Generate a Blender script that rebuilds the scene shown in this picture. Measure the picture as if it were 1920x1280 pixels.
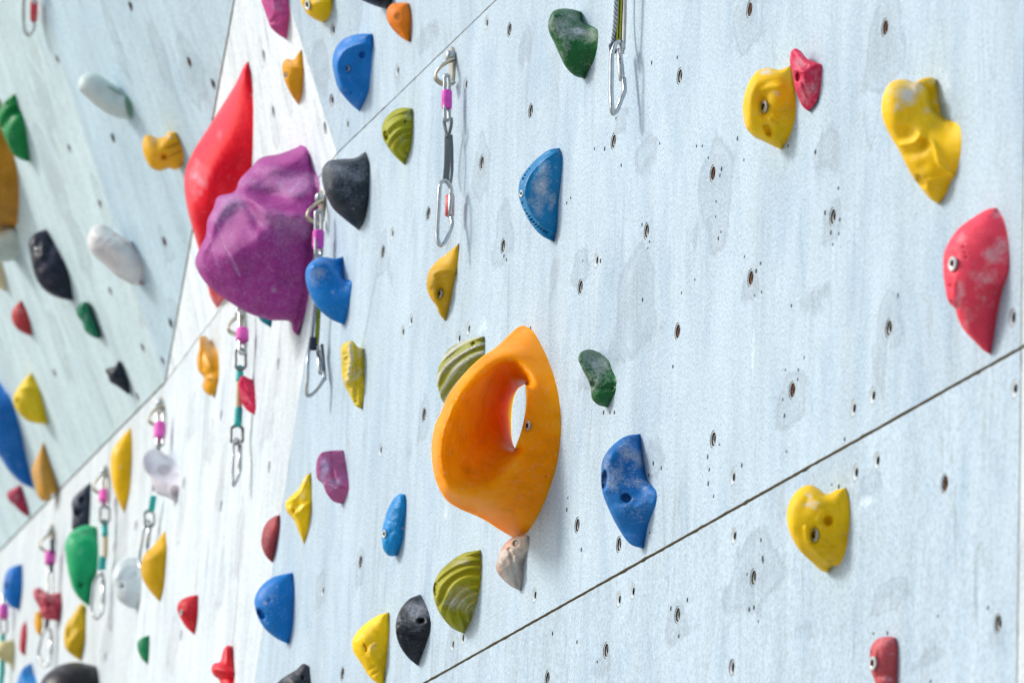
import bpy, bmesh, math, random
import numpy as np
from mathutils import Vector, Matrix
from mathutils.geometry import delaunay_2d_cdt

for o in list(bpy.data.objects):
    bpy.data.objects.remove(o)
SC = bpy.context.scene
COL = SC.collection
random.seed(4)

# ------------------------------------------------------------------ camera
F = 10000.0                      # focal length in photo pixels (photo is 1920 x 1280)
uc = np.array([1500., 42700., -10000.]); uc /= np.linalg.norm(uc)       # world up, seen by the camera
xc = np.array([3008., 2235., 10000.]); xc -= uc * xc.dot(uc); xc /= np.linalg.norm(xc)   # along the wall
yc = np.cross(uc, xc)                                                   # into the wall
R = np.array([xc, yc, uc])
CAM = np.array([0., -2.08, 1.6])
cd = bpy.data.cameras.new("camera"); cam = bpy.data.objects.new("camera", cd); COL.objects.link(cam)
m = Matrix.Identity(4)
for i in range(3):
    for j in range(3):
        m[i][j] = R[i][j]
    m[i][3] = CAM[i]
cam.matrix_world = m
cd.sensor_width = 36.0
cd.lens = F / 1920 * 36.0
cd.clip_start = 0.05; cd.clip_end = 500
cd.dof.use_dof = True
cd.dof.focus_distance = 7.4
cd.dof.aperture_fstop = 10.0
SC.camera = cam

# ------------------------------------------------------------------ light
W = bpy.data.worlds.new("World"); SC.world = W; W.use_nodes = True
nt = W.node_tree; bg = nt.nodes["Background"]
sky = nt.nodes.new("ShaderNodeTexSky"); sky.sky_type = 'NISHITA'; sky.sun_disc = False
SUN_DIR = np.array([-0.36, -0.70, 0.56]); SUN_DIR /= np.linalg.norm(SUN_DIR)      # towards the sun
elev = math.asin(SUN_DIR[2]); az = math.atan2(SUN_DIR[0], SUN_DIR[1])
sky.sun_elevation = elev; sky.sun_rotation = az
sky.air_density = 1.0; sky.dust_density = 2.5; sky.ozone_density = 1.0
nt.links.new(sky.outputs[0], bg.inputs[0]); bg.inputs[1].default_value = 0.11
sd = bpy.data.lights.new("sun", 'SUN'); sun = bpy.data.objects.new("sun", sd); COL.objects.link(sun)
sd.energy = 1.75; sd.angle = math.radians(14); sd.color = (1.0, 0.97, 0.92)
sun.rotation_euler = Vector(SUN_DIR).to_track_quat('Z', 'Y').to_euler()
SC.view_settings.view_transform = 'Standard'; SC.view_settings.look = 'None'
SC.view_settings.gamma = 1.0
SC.view_settings.exposure = 0.58

# ------------------------------------------------------------------ helpers
def unit(v): return v / np.linalg.norm(v)
def rays(P):
    P = np.atleast_2d(np.asarray(P, float))
    d = np.stack([P[:, 0] - 960, 640 - P[:, 1], -F * np.ones(len(P))], 1)
    return d @ R.T
def hit(P, p0, n):
    r = rays(P); t = ((p0 - CAM) @ n) / (r @ n)
    return CAM + r * t[:, None]
def hit1(x, y, p0, n): return hit([(x, y)], p0, n)[0]
Z = np.array([0., 0., 1.])
def tag(o, label=None, cat=None, group=None, kind=None):
    for k, v in (('label', label), ('category', cat), ('group', group), ('kind', kind)):
        if v: o[k] = v
    return o
def mesh_obj(name, verts, faces, mat=None, parent=None, smooth=True, origin=None, mats=None, fm=None):
    verts = np.asarray(verts, float)
    og = np.zeros(3) if origin is None else np.asarray(origin, float)
    me = bpy.data.meshes.new(name)
    me.from_pydata([tuple(v) for v in (verts - og)], [], [tuple(int(i) for i in f) for f in faces])
    for mm in (mats or [mat]):
        if mm: me.materials.append(mm)
    if fm is not None: me.polygons.foreach_set('material_index', fm)
    if smooth: me.polygons.foreach_set('use_smooth', [True] * len(me.polygons))
    me.update()
    o = bpy.data.objects.new(name, me); COL.objects.link(o)
    if parent is not None:
        o.parent = parent; o.location = Vector(og) - parent_world(parent)
    else: o.location = og
    return o
def parent_world(p):
    v = Vector((0, 0, 0))
    while p is not None: v = v + p.location; p = p.parent
    return v
def empty(name, loc):
    o = bpy.data.objects.new(name, None); COL.objects.link(o); o.location = loc; o.empty_display_size = .05
    return o

# ------------------------------------------------------------------ materials
def new_mat(name):
    m = bpy.data.materials.new(name); m.use_nodes = True
    return m, m.node_tree, m.node_tree.nodes["Principled BSDF"]
def N(t, typ, **kw):
    n = t.nodes.new(typ)
    for k, v in kw.items(): setattr(n, k, v)
    return n
def L(t, a, b): t.links.new(a, b)
def ramp(t, src, stops):
    r = N(t, "ShaderNodeValToRGB"); L(t, src, r.inputs[0])
    e = r.color_ramp.elements
    while len(e) > 1: e.remove(e[-1])
    e[0].position = stops[0][0]; e[0].color = (*stops[0][1], 1)
    for p, c in stops[1:]:
        k = e.new(p); k.color = (*c, 1)
    return r
def g3(v): return (v, v, v)
def mixc(t, fac, a, b, mode='MIX'):
    n = N(t, "ShaderNodeMix", data_type='RGBA', blend_type=mode)
    for s, v in ((n.inputs[0], fac), (n.inputs[6], a), (n.inputs[7], b)):
        if hasattr(v, 'node'): L(t, v, s)
        elif isinstance(v, tuple): s.default_value = (*v, 1)
        else: s.default_value = v
    return n.outputs[2]
def noise(t, vec, scale, detail=4, rough=.55, dist=0.):
    n = N(t, "ShaderNodeTexNoise"); L(t, vec, n.inputs['Vector'])
    n.inputs['Scale'].default_value = scale; n.inputs['Detail'].default_value = detail
    n.inputs['Roughness'].default_value = rough; n.inputs['Distortion'].default_value = dist
    return n.outputs[0]
def mapping(t, sc, rnd=True):
    tc = N(t, "ShaderNodeTexCoord"); mp = N(t, "ShaderNodeMapping"); L(t, tc.outputs['Object'], mp.inputs[0])
    mp.inputs['Scale'].default_value = sc
    if rnd:
        oi = N(t, "ShaderNodeObjectInfo"); mu = N(t, "ShaderNodeMath", operation='MULTIPLY'); L(t, oi.outputs['Random'], mu.inputs[0]); mu.inputs[1].default_value = 37.
        cb = N(t, "ShaderNodeCombineXYZ"); L(t, mu.outputs[0], cb.inputs[2]); L(t, cb.outputs[0], mp.inputs['Location'])
    return mp.outputs[0]
def fmath(t, op, a, b=0., clamp=False):
    n = N(t, "ShaderNodeMath", operation=op); n.use_clamp = clamp
    for s, v in ((n.inputs[0], a), (n.inputs[1], b)):
        if hasattr(v, 'node'): L(t, v, s)
        else: s.default_value = v
    return n.outputs[0]

def wall_mat(name, base, streak=1.0, smudge=.3, warm=.25):
    m, t, b = new_mat(name)
    # broad tone, then soft streaks of thinner paint running down the sheet
    tone = ramp(t, noise(t, mapping(t, (5., 1.2, 5.)), 1.6, 6, .65, .3), [(.28, g3(.84)), (.5, g3(.985)), (.72, g3(1.08))]).outputs[0]
    st = ramp(t, noise(t, mapping(t, (14., 2.2, 14.)), 1., 9, .70, 1.4), [(.26, g3(1 - .22 * streak)), (.44, g3(1 - .03 * streak)), (.6, g3(1.01)), (.8, g3(1.07))]).outputs[0]
    c = mixc(t, 1., base, tone, 'MULTIPLY'); c = mixc(t, 1., c, st, 'MULTIPLY')
    # plywood figure showing through: nested loops of grain with a soft edge
    n3 = noise(t, mapping(t, (4.6, .80, 4.6)), 1.25, 3, .5, .35)
    fr = fmath(t, 'FRACT', fmath(t, 'MULTIPLY', n3, 15.))
    ln = ramp(t, fr, [(0., g3(0)), (.36, g3(0)), (.5, g3(1)), (.54, g3(.35)), (.80, g3(0))]).outputs[0]
    pm = ramp(t, noise(t, mapping(t, (2.4, 1.1, 2.4)), 2.6, 4), [(.46, g3(0)), (.64, g3(1))]).outputs[0]
    brk = ramp(t, noise(t, mapping(t, (30., 7., 30.)), 1., 5, .7), [(.38, g3(.15)), (.62, g3(1))]).outputs[0]
    c = mixc(t, fmath(t, 'MULTIPLY', fmath(t, 'MULTIPLY', fmath(t, 'MULTIPLY', ln, pm), brk), .62 * min(streak, 1.)), c, tuple(x * y for x, y in zip(base, (.52, .50, .46))))
    # bluish stains, greyer smudges, a little yellowing
    bl = ramp(t, noise(t, mapping(t, (7., 2.4, 7.)), 2.1, 6, .65), [(.50, g3(0)), (.66, g3(1))]).outputs[0]
    c = mixc(t, fmath(t, 'MULTIPLY', bl, .40 * streak), c, tuple(x * y for x, y in zip(base, (.62, .72, .82))))
    wr = ramp(t, noise(t, mapping(t, (6., 1.6, 6.)), 1.4, 5, .65), [(.56, g3(0)), (.76, g3(1))]).outputs[0]
    c = mixc(t, fmath(t, 'MULTIPLY', wr, warm), c, tuple(x * y for x, y in zip(base, (1.04, .95, .80))))
    sm = ramp(t, noise(t, mapping(t, (26., 4.2, 26.)), 1., 4, .6, .3), [(.60, g3(0)), (.70, g3(.7)), (.82, g3(1))]).outputs[0]
    c = mixc(t, fmath(t, 'MULTIPLY', sm, smudge), c, tuple(x * y for x, y in zip(base, (.42, .45, .50))))
    an = N(t, "ShaderNodeAttribute", attribute_name='stain'); aw = N(t, "ShaderNodeAttribute", attribute_name='scuff')
    rag = noise(t, mapping(t, (1., .45, 1.)), 46., 5, .65); rag2 = noise(t, mapping(t, (1., .5, 1.)), 150., 4, .7)
    sv = fmath(t, 'ADD', an.outputs['Fac'], fmath(t, 'MULTIPLY', fmath(t, 'SUBTRACT', rag, .5), .55))
    sin_ = ramp(t, sv, [(.14, g3(0)), (.25, g3(.62)), (.40, g3(.26)), (.9, g3(.58))]).outputs[0]
    c = mixc(t, fmath(t, 'MULTIPLY', sin_, fmath(t, 'MULTIPLY', rag2, 1.25)), c, tuple(x * y for x, y in zip(base, (.48, .46, .47))))
    sw_ = fmath(t, 'ADD', aw.outputs['Fac'], fmath(t, 'MULTIPLY', fmath(t, 'SUBTRACT', rag2, .5), 1.6))
    c = mixc(t, ramp(t, sw_, [(.45, g3(0)), (.85, g3(.55))]).outputs[0], c, tuple(min(.9, x * y) for x, y in zip(base, (1.5, 1.38, 1.3))))
    ch = ramp(t, noise(t, mapping(t, (60., 14., 60.)), 1., 3, .6), [(.69, g3(0)), (.75, g3(1))]).outputs[0]
    c = mixc(t, fmath(t, 'MULTIPLY', ch, .35), c, tuple(min(.9, x * 1.35) for x in base))
    sp = noise(t, mapping(t, (1., .8, 1.)), 300., 3, .7)
    sg = ramp(t, sp, [(.30, g3(.68)), (.5, g3(1.0)), (.70, g3(1.22))]).outputs[0]
    c = mixc(t, 1., c, sg, 'MULTIPLY')
    pep = ramp(t, noise(t, mapping(t, (1., .45, 1.)), 210., 2, .5), [(.23, g3(.55)), (.29, g3(0))]).outputs[0]
    c = mixc(t, pep, c, tuple(x * .45 for x in base))
    L(t, c, b.inputs['Base Color'])
    b.inputs['Roughness'].default_value = .72
    b.inputs['Specular IOR Level'].default_value = .3
    bm = N(t, "ShaderNodeBump"); bm.inputs['Strength'].default_value = .4; bm.inputs['Distance'].default_value = .0008
    L(t, fmath(t, 'ADD', sp, fmath(t, 'MULTIPLY', st, .6)), bm.inputs['Height']); L(t, bm.outputs[0], b.inputs['Normal'])
    return m

HM = {}
def hold_mat(col, rough=.5, chalkcol=(.62, .64, .66), grit=1.0, col2=None):
    key = (col, rough, chalkcol, grit, col2)
    if key in HM: return HM[key]
    m, t, b = new_mat("moulded_resin")
    v = mapping(t, (1., 1., 1.))
    n1 = noise(t, v, 22., 4, .6)
    dark = tuple(c * .80 for c in col); lite = tuple(min(1, c * 1.12 + .01) for c in col)
    c = ramp(t, n1, [(.3, dark), (.5, col), (.72, lite)]).outputs[0]
    at2 = N(t, "ShaderNodeAttribute", attribute_name='paint')
    if col2: c = mixc(t, at2.outputs['Fac'], c, col2)
    fine = noise(t, v, 260., 3, .7)
    at = N(t, "ShaderNodeAttribute", attribute_name='chalk')
    mid = noise(t, v, 75., 5, .7)
    # chalk: attribute gives where hands leave it, noise breaks it up
    s = fmath(t, 'ADD', fmath(t, 'MULTIPLY', at.outputs['Fac'], 1.0), fmath(t, 'MULTIPLY', fmath(t, 'SUBTRACT', mid, .5), 1.0))
    s = fmath(t, 'ADD', s, fmath(t, 'MULTIPLY', fmath(t, 'SUBTRACT', fine, .5), 1.3))
    cm = ramp(t, s, [(.10, g3(0)), (.42, g3(.20)), (.75, g3(.48)), (1.1, g3(.88))]).outputs[0]
    c = mixc(t, cm, c, chalkcol)
    # specks of dust and worn spots
    spk = ramp(t, noise(t, v, 150., 2, .5), [(.70, g3(0)), (.78, g3(.22 * grit))]).outputs[0]
    c = mixc(t, spk, c, chalkcol)
    gr = ramp(t, noise(t, v, 190., 2, .5), [(.22, g3(.5 * grit)), (.31, g3(0))]).outputs[0]
    c = mixc(t, gr, c, tuple(x * .35 for x in col))
    L(t, c, b.inputs['Base Color'])
    rr = ramp(t, cm, [(0., g3(rough)), (.6, g3(.85))]).outputs[0]
    L(t, rr, b.inputs['Roughness'])
    b.inputs['Specular IOR Level'].default_value = .16 if grit > .2 else .05
    bm = N(t, "ShaderNodeBump"); bm.inputs['Strength'].default_value = .5 * grit; bm.inputs['Distance'].default_value = .0012
    L(t, fmath(t, 'ADD', fine, fmath(t, 'MULTIPLY', mid, .9)), bm.inputs['Height']); L(t, bm.outputs[0], b.inputs['Normal'])
    if grit < .2:
        b.inputs['Subsurface Weight'].default_value = .55; b.inputs['Subsurface Radius'].default_value = (1., .42, .05); b.inputs['Subsurface Scale'].default_value = .035
    HM[key] = m
    return m

def simple_mat(name, col, rough=.5, metal=0., bump=0., bscale=200., var=.15, spec=.5):
    m, t, b = new_mat(name)
    v = mapping(t, (1., 1., 1.))
    n = noise(t, v, bscale * .3, 4)
    c = ramp(t, n, [(.3, tuple(x * (1 - var) for x in col)), (.7, tuple(min(1, x * (1 + var)) for x in col))]).outputs[0]
    L(t, c, b.inputs['Base Color']); b.inputs['Roughness'].default_value = rough; b.inputs['Metallic'].default_value = metal
    b.inputs['Specular IOR Level'].default_value = spec
    if bump:
        bm = N(t, "ShaderNodeBump"); bm.inputs['Strength'].default_value = bump; bm.inputs['Distance'].default_value = .001
        L(t, noise(t, v, bscale, 3), bm.inputs['Height']); L(t, bm.outputs[0], b.inputs['Normal'])
    return m
def weave_mat(name, c1, c2, scale, axis='Z', width=.5):
    m, t, b = new_mat(name)
    v = mapping(t, (1., 1., 1.), False)
    w = N(t, "ShaderNodeTexWave", wave_type='BANDS', bands_direction='DIAGONAL'); L(t, v, w.inputs[0]); w.inputs['Scale'].default_value = scale
    w.inputs['Distortion'].default_value = .3
    c = ramp(t, w.outputs[0], [(width - .1, c1), (width + .1, c2)]).outputs[0]
    L(t, c, b.inputs['Base Color']); b.inputs['Roughness'].default_value = .85
    bm = N(t, "ShaderNodeBump"); bm.inputs['Strength'].default_value = .7; bm.inputs['Distance'].default_value = .001
    L(t, w.outputs[0], bm.inputs['Height']); L(t, bm.outputs[0], b.inputs['Normal'])
    return m

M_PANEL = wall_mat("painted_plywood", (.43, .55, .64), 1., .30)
M_PANEL_W = wall_mat("painted_plywood_sunlit", (.59, .67, .71), 1., .8, .1)  # paler base puts the wedge's stronger daylight into its colour
M_PANEL_WU = wall_mat("painted_plywood_sunlit_upper", (.70, .78, .82), 1., .8, .05)  # paler still: brightness painted in, since this facet overhangs
M_PANEL_L = wall_mat("painted_plywood_brightened", (.47, .63, .72), .8, .3, .1)  # base raised to paint in light that the overhang misses
M_PANEL_L1 = wall_mat("painted_plywood_warm_brightened", (.53, .675, .715), .8, .5, .3)  # warmer tone, also brightened by colour for the dim overhang
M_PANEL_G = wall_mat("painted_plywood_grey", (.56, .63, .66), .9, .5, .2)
M_EDGE = simple_mat("plywood_edge", (.34, .31, .22), .8, bscale=400)
M_BACK = simple_mat("dark_timber", (.03, .03, .028), .9)
M_STEEL = simple_mat("steel", (.42, .44, .44), .3, 1., .1, 300)
M_STEEL_D = simple_mat("worn_steel", (.20, .21, .21), .45, 1., .2, 300)
M_ALU = simple_mat("bare_aluminium", (.50, .53, .54), .26, 1., .1, 200)
M_BRONZE = simple_mat("golden_steel", (.52, .47, .36), .38, 1., .1, 200)
M_PINK = simple_mat("pink_sleeve", (.72, .09, .50), .5, spec=.2)
M_PINKF = simple_mat("faded_pink_sleeve", (.72, .12, .48), .6, spec=.2)
M_TEAL = simple_mat("teal_tape", (.02, .40, .38), .6)
M_RED = simple_mat("red_gate_wrap", (.62, .05, .07), .5)
M_WHITE = simple_mat("white_nut", (.75, .74, .70), .4)
M_TAN = weave_mat("tan_sling", (.55, .42, .20), (.70, .62, .42), 120)
M_GREYSL = weave_mat("charcoal_sling", (.07, .09, .10), (.22, .26, .27), 160)
M_ROPE = weave_mat("twisted_rope", (.16, .19, .24), (.46, .50, .55), 90, width=.4)
M_NAVY = simple_mat("navy_cord", (.02, .03, .06), .8)
M_YEL = simple_mat("yellow_webbing", (.42, .45, .01), .8, bump=.5, bscale=700)
M_BLK = simple_mat("black_webbing", (.012, .016, .014), .85, bump=.5, bscale=700)
M_CUPW = simple_mat("painted_insert", (.46, .54, .58), .6)
M_CUPG = simple_mat("grey_insert", (.34, .38, .42), .5)
M_CUPR = simple_mat("rusty_insert", (.16, .06, .022), .8, .2, .3, 500, .5)
M_VOID = simple_mat("void_black", (.006, .006, .008), .9)
M_GROOVE = simple_mat('shadow_groove', (.07, .075, .08), .8)  # dark grey paints in the shade of the gap round each socket
M_BOLT = simple_mat("zinc_bolt", (.42, .46, .48), .38, .9, .1, 300)

# ------------------------------------------------------------------ facets of the wall
NM = np.array([0., -1., 0.]); PM = np.array([0., 0., 0.])
hor = lambda x: 2875 + (x + 2048) * .0351           # the horizon in photo pixels
V1 = hit1(632, 288, PM, NM); V2 = hit1(477, 1280, PM, NM)
dW = unit(rays([(-1330, hor(-1330))])[0]); dG = unit(rays([(-1823, hor(-1823))])[0])
dW[2] = 0; dW = unit(dW); dG[2] = 0; dG = unit(dG)
def ray_to_line(x, y, p, d):
    """point on line p + t d closest to the pixel ray"""
    r = unit(rays([(x, y)])[0]); w = CAM - p
    a, b_, c = r @ r, r @ d, d @ d; e, f = r @ w, d @ w
    den = a * c - b_ * b_
    return p + d * ((a * f - b_ * e) / den)
V3 = ray_to_line(312, 718, V1, dW)
V4 = V3 + dG * 3.0
def plane(a, b, c):
    n = unit(np.cross(b - a, c - a))
    if n @ (CAM - a) < 0: n = -n
    return a, n
class Facet:
    def __init__(s, p, n):
        s.p = p; s.n = n; s.e = unit(np.cross(Z, -n)) if True else None
        if s.e[0] < 0: s.e = -s.e
        s.v = unit(np.cross(s.n, s.e)); 
        if s.v[2] < 0: s.v = -s.v
    def P(s, x, y, off=0.): return hit1(x, y, s.p + s.n * off, s.n)
    def PP(s, pts, off=0.): return hit(pts, s.p + s.n * off, s.n)
FM = Facet(PM, NM)
FW = Facet(*plane(V1, V2, V3))                        # wedge, below the seam
V5 = FW.P(236, 1280)
FG = Facet(*plane(V3, V5, V4))
V6m = hit1(540, 0, PM, NM)
V6 = hit1(540, 0, PM + NM * .055, NM)
C1 = hit1(672, 60, PM + NM * .010, NM)
FT = Facet(*plane(V1, hit1(890, 28, PM, NM), C1))
FT1 = Facet(*plane(V1, C1, V6))
FWU = Facet(*plane(V1, V3, V6))
V7 = FWU.P(440, 0)
FL = Facet(*plane(V3, V7, V4))
V8 = FL.P(124, 0) + FL.n * .05
FL1 = Facet(*plane(V3, V8, V4))
FLm = Facet(*plane(V3, V7, V8))
print('facet normals', {k: np.round(f.n, 3).tolist() for k, f in dict(M=FM, W=FW, G=FG, T=FT, WU=FWU, L=FLm, L1=FL1).items()})
def ext(a, b, k): return a + (b - a) * k
XR = FM.P(1915, 640)[0]
zl = FM.P(1500, 650 + (1918 - 1500) * .561)[2]; zs = V1[2]
kd = (V1[2]) / (V1[2] - V2[2]); V2e = ext(V1, V2, kd)
kd5 = V3[2] / (V3[2] - V5[2]); V5e = ext(V3, V5, kd5)
print('V1', V1, 'V3', V3, 'zl', zl, 'zs', zs, 'XR', XR)
Mz = lambda x, z: np.array([x, 0., z])
fx = lambda z: V1[0] + (V2e[0] - V1[0]) * (V1[2] - z) / V1[2]

# sockets of the bolt grid: (x, y, kind)   kind: t threaded, r rusty, w painted, g grey
SOCK_M = [(1405, 18, 'r'), (1659, 52, 'r'), (1274, 143, 't'), (1150, 265, 't'), (1336, 325, 'r'), (1561, 406, 't'), (1212, 433, 't'),
 (943, 461, 't'), (1088, 538, 't'), (1407, 521, 'r'), (1270, 621, 'r'), (1666, 615, 't'), (1485, 731, 'r'), (1636, 741, 'w'), (1600, 765, 'w'),
 (1337, 823, 't'), (1374, 894, 'w'), (1898, 595, 'g'), (1082, 984, 't'), (1160, 1020, 't'), (995, 208, 't'),
 (903, 305, 't'), (873, 158, 'w'), (718, 472, 't'), (755, 622, 'w'), (795, 777, 't'), (878, 616, 'w'), (860, 634, 'w'), (1002, 1115, 'w'),
 (848, 1207, 'w'), (867, 1195, 'w'), (912, 43, 'w'), (955, 56, 't'), (803, 400, 't'), (735, 438, 'w'), (676, 1053, 't'), (605, 1106, 'w'),
 (642, 1262, 't'), (713, 843, 'w'), (770, 600, 'w'), (1118, 488, 'w')]
SOCK_ML = [(1644, 863, 'w'), (1604, 885, 'w'), (1771, 906, 'r'), (1902, 728, 'w'), (1376, 1004, 'w'), (1412, 1082, 't'), (1270, 1152, 't'),
 (1136, 1218, 't'), (1871, 1168, 't'), (1160, 1123, 'w'), (1186, 1108, 'w'), (1026, 1271, 't'), (1372, 1250, 'g')]
SOCK_T = [(622, 188, 'g'), (624, 56, 'g'), (745, 132, 'w'), (651, 233, 'w')]
SOCK_W = [(345, 905, 'g'), (415, 948, 'g'), (505, 875, 'g'), (415, 778, 'g'), (522, 682, 'g'), (340, 1190, 'g')]
SOCK_WU = [(495, 105, 'g'), (513, 210, 'g'), (610, 240, 'g')]
SOCK_L = [(355, 117, 'r'), (400, 158, 't'), (245, 12, 't'), (212, 259, 't'), (308, 453, 'r'), (320, 606, 't'), (305, 677, 'g')]
SOCK_L1 = [(108, 112, 'g'), (207, 546, 'g'), (268, 652, 'g'), (103, 700, 'g'), (258, 744, 'g'), (130, 278, 'g'), (188, 383, 'g')]
SOCK_G = [(215, 1025, 'g'), (198, 1230, 'g'), (255, 985, 'g')]
SCREW_M = [(1572, 353), (1547, 399), (1575, 412), (1558, 436), (1573, 438), (1562, 458), (1484, 573), (1396, 481), (1426, 494), (1418, 508),
 (1428, 547), (1415, 554), (1303, 524), (1278, 549), (1383, 260), (1306, 274), (1317, 274), (1328, 296), (1353, 317), (1350, 329), (1395, 300),
 (1343, 378), (1342, 406), (1352, 435), (1347, 447), (1218, 453), (1215, 465), (1204, 421), (1237, 269), (1529, 285), (1478, 274), (1270, 108),
 (1222, 118), (1115, 279), (1134, 279), (1165, 310), (1155, 222), (1030, 307), (1093, 489), (1063, 380), (1070, 371), (1126, 489), (1205, 562),
 (1262, 687), (1473, 693), (1497, 693), (1496, 711), (1508, 670), (1468, 749), (1471, 779), (1475, 846), (1349, 833), (1327, 856), (1330, 880),
 (1328, 906), (1338, 930), (1391, 872), (1584, 823), (1225, 565 + 303), (1240, 877), (1217, 890), (1218, 998), (1065, 933), (1063, 955), (1090, 1030),
 (1132, 773), (1144, 773), (1152, 773), (995, 615), (1684, 553), (945, 480), (950, 487)]
SCREW_ML = [(1427, 1012), (1431, 1051), (1401, 1076), (1405, 1142), (1414, 1138), (1422, 1164), (1258, 1140), (1289, 1124), (1273, 1192), (1560, 908),
 (1573, 912), (1427, 1011), (1430, 1046), (1853, 1139), (1759, 1154), (1638, 1187), (1664, 1186), (1745, 1277), (1082, 1203), (1036, 1187), (1120, 1240)]

def inside_np(poly, q):
    r = False; n = len(poly)
    for i in range(n):
        x1, y1 = poly[i]; x2, y2 = poly[(i + 1) % n]
        if (y1 > q[1]) != (y2 > q[1]) and q[0] < (x2 - x1) * (q[1] - y1) / (y2 - y1 + 1e-15) + x1: r = not r
    return r
# stains: (x, y, rx, ry, strength[, 'w' for pale scuffs]) in photo pixels
STAINS = {
 'M': [(1405, 22, 26, 60, .9), (1660, 78, 32, 84, 1.), (1342, 335, 30, 80, .8), (1348, 420, 18, 48, .6), (903, 310, 14, 52, 1.), (1190, 560, 36, 100, .75), (1667, 600, 22, 56, .8), (1088, 500, 17, 34, .6),
       (943, 440, 17, 62, .55), (1485, 745, 30, 52, .6), (718, 472, 8, 40, .8), (1210, 290, 26, 40, .4), (1650, 690, 20, 60, .35), (1100, 690, 22, 60, .3), (1225, 860, 18, 45, .5), (795, 780, 10, 40, .6), (846, 1225, 14, 60, .5), (675, 1060, 8, 40, .5),
       (1560, 415, 24, 44, .35), (1407, 530, 20, 46, .3), (985, 90, 16, 60, .3), (1550, 280, 26, 60, .4), (600, 1100, 10, 40, .4), (1530, 560, 40, 36, .25), (1040, 520, 12, 50, .3), (1165, 225, 14, 30, .4),
       (1765, 165, 22, 48, .8, 'w'), (1780, 215, 14, 30, .7, 'w'), (1412, 660, 4, 80, .8, 'w'), (700, 320, 10, 24, .7, 'w'), (905, 612, 12, 20, .8, 'w'), (836, 960, 5, 16, .9, 'w'), (1096, 1045, 6, 12, .8, 'w'), (1562, 480, 4, 50, .7, 'w'), (735, 180, 5, 24, .6, 'w'), (1180, 640, 8, 40, .4, 'w')],
 'ML': [(1413, 1075, 48, 70, .8), (1668, 1112, 34, 30, .7), (1740, 1230, 30, 30, .3), (1630, 905, 24, 22, .5), (1870, 1190, 20, 40, .3), (1270, 1165, 24, 46, .4), (1500, 1180, 60, 40, .2), (1130, 1240, 20, 40, .3),
        (1622, 940, 26, 16, .8, 'w'), (1664, 1120, 5, 50, .6, 'w'), (1860, 960, 10, 30, .4, 'w')],
 'L': [(357, 130, 20, 46, 1.), (310, 455, 10, 26, .8), (300, 100, 12, 80, .4), (215, 70, 10, 70, .4), (330, 590, 10, 30, .5)],
 'L1': [(80, 180, 10, 40, .8), (100, 330, 12, 60, .9), (190, 380, 8, 40, .6), (62, 90, 8, 30, .7), (150, 460, 12, 50, .5), (260, 560, 10, 36, .5), (110, 640, 10, 50, .5), (330, 480, 14, 40, .4)],
 'G': [(230, 1000, 10, 50, .6), (200, 1200, 10, 40, .6)],
 'W': [(395, 830, 8, 30, .8), (340, 960, 6, 50, .9), (415, 900, 6, 50, .8), (505, 760, 7, 50, .8), (450, 1000, 8, 60, .6), (325, 1200, 10, 50, .6), (520, 690, 6, 40, .8), (415, 1090, 7, 50, .5), (360, 780, 6, 40, .5), (560, 640, 5, 30, .5)],
 'WU': [(515, 240, 6, 40, .6), (490, 100, 5, 30, .6), (596, 230, 5, 36, .8), (540, 180, 5, 40, .5)],
 'T': [(745, 140, 6, 30, .4), (800, 70, 30, 30, .3)], 'T1': [(600, 120, 20, 60, .4)],
}
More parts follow.
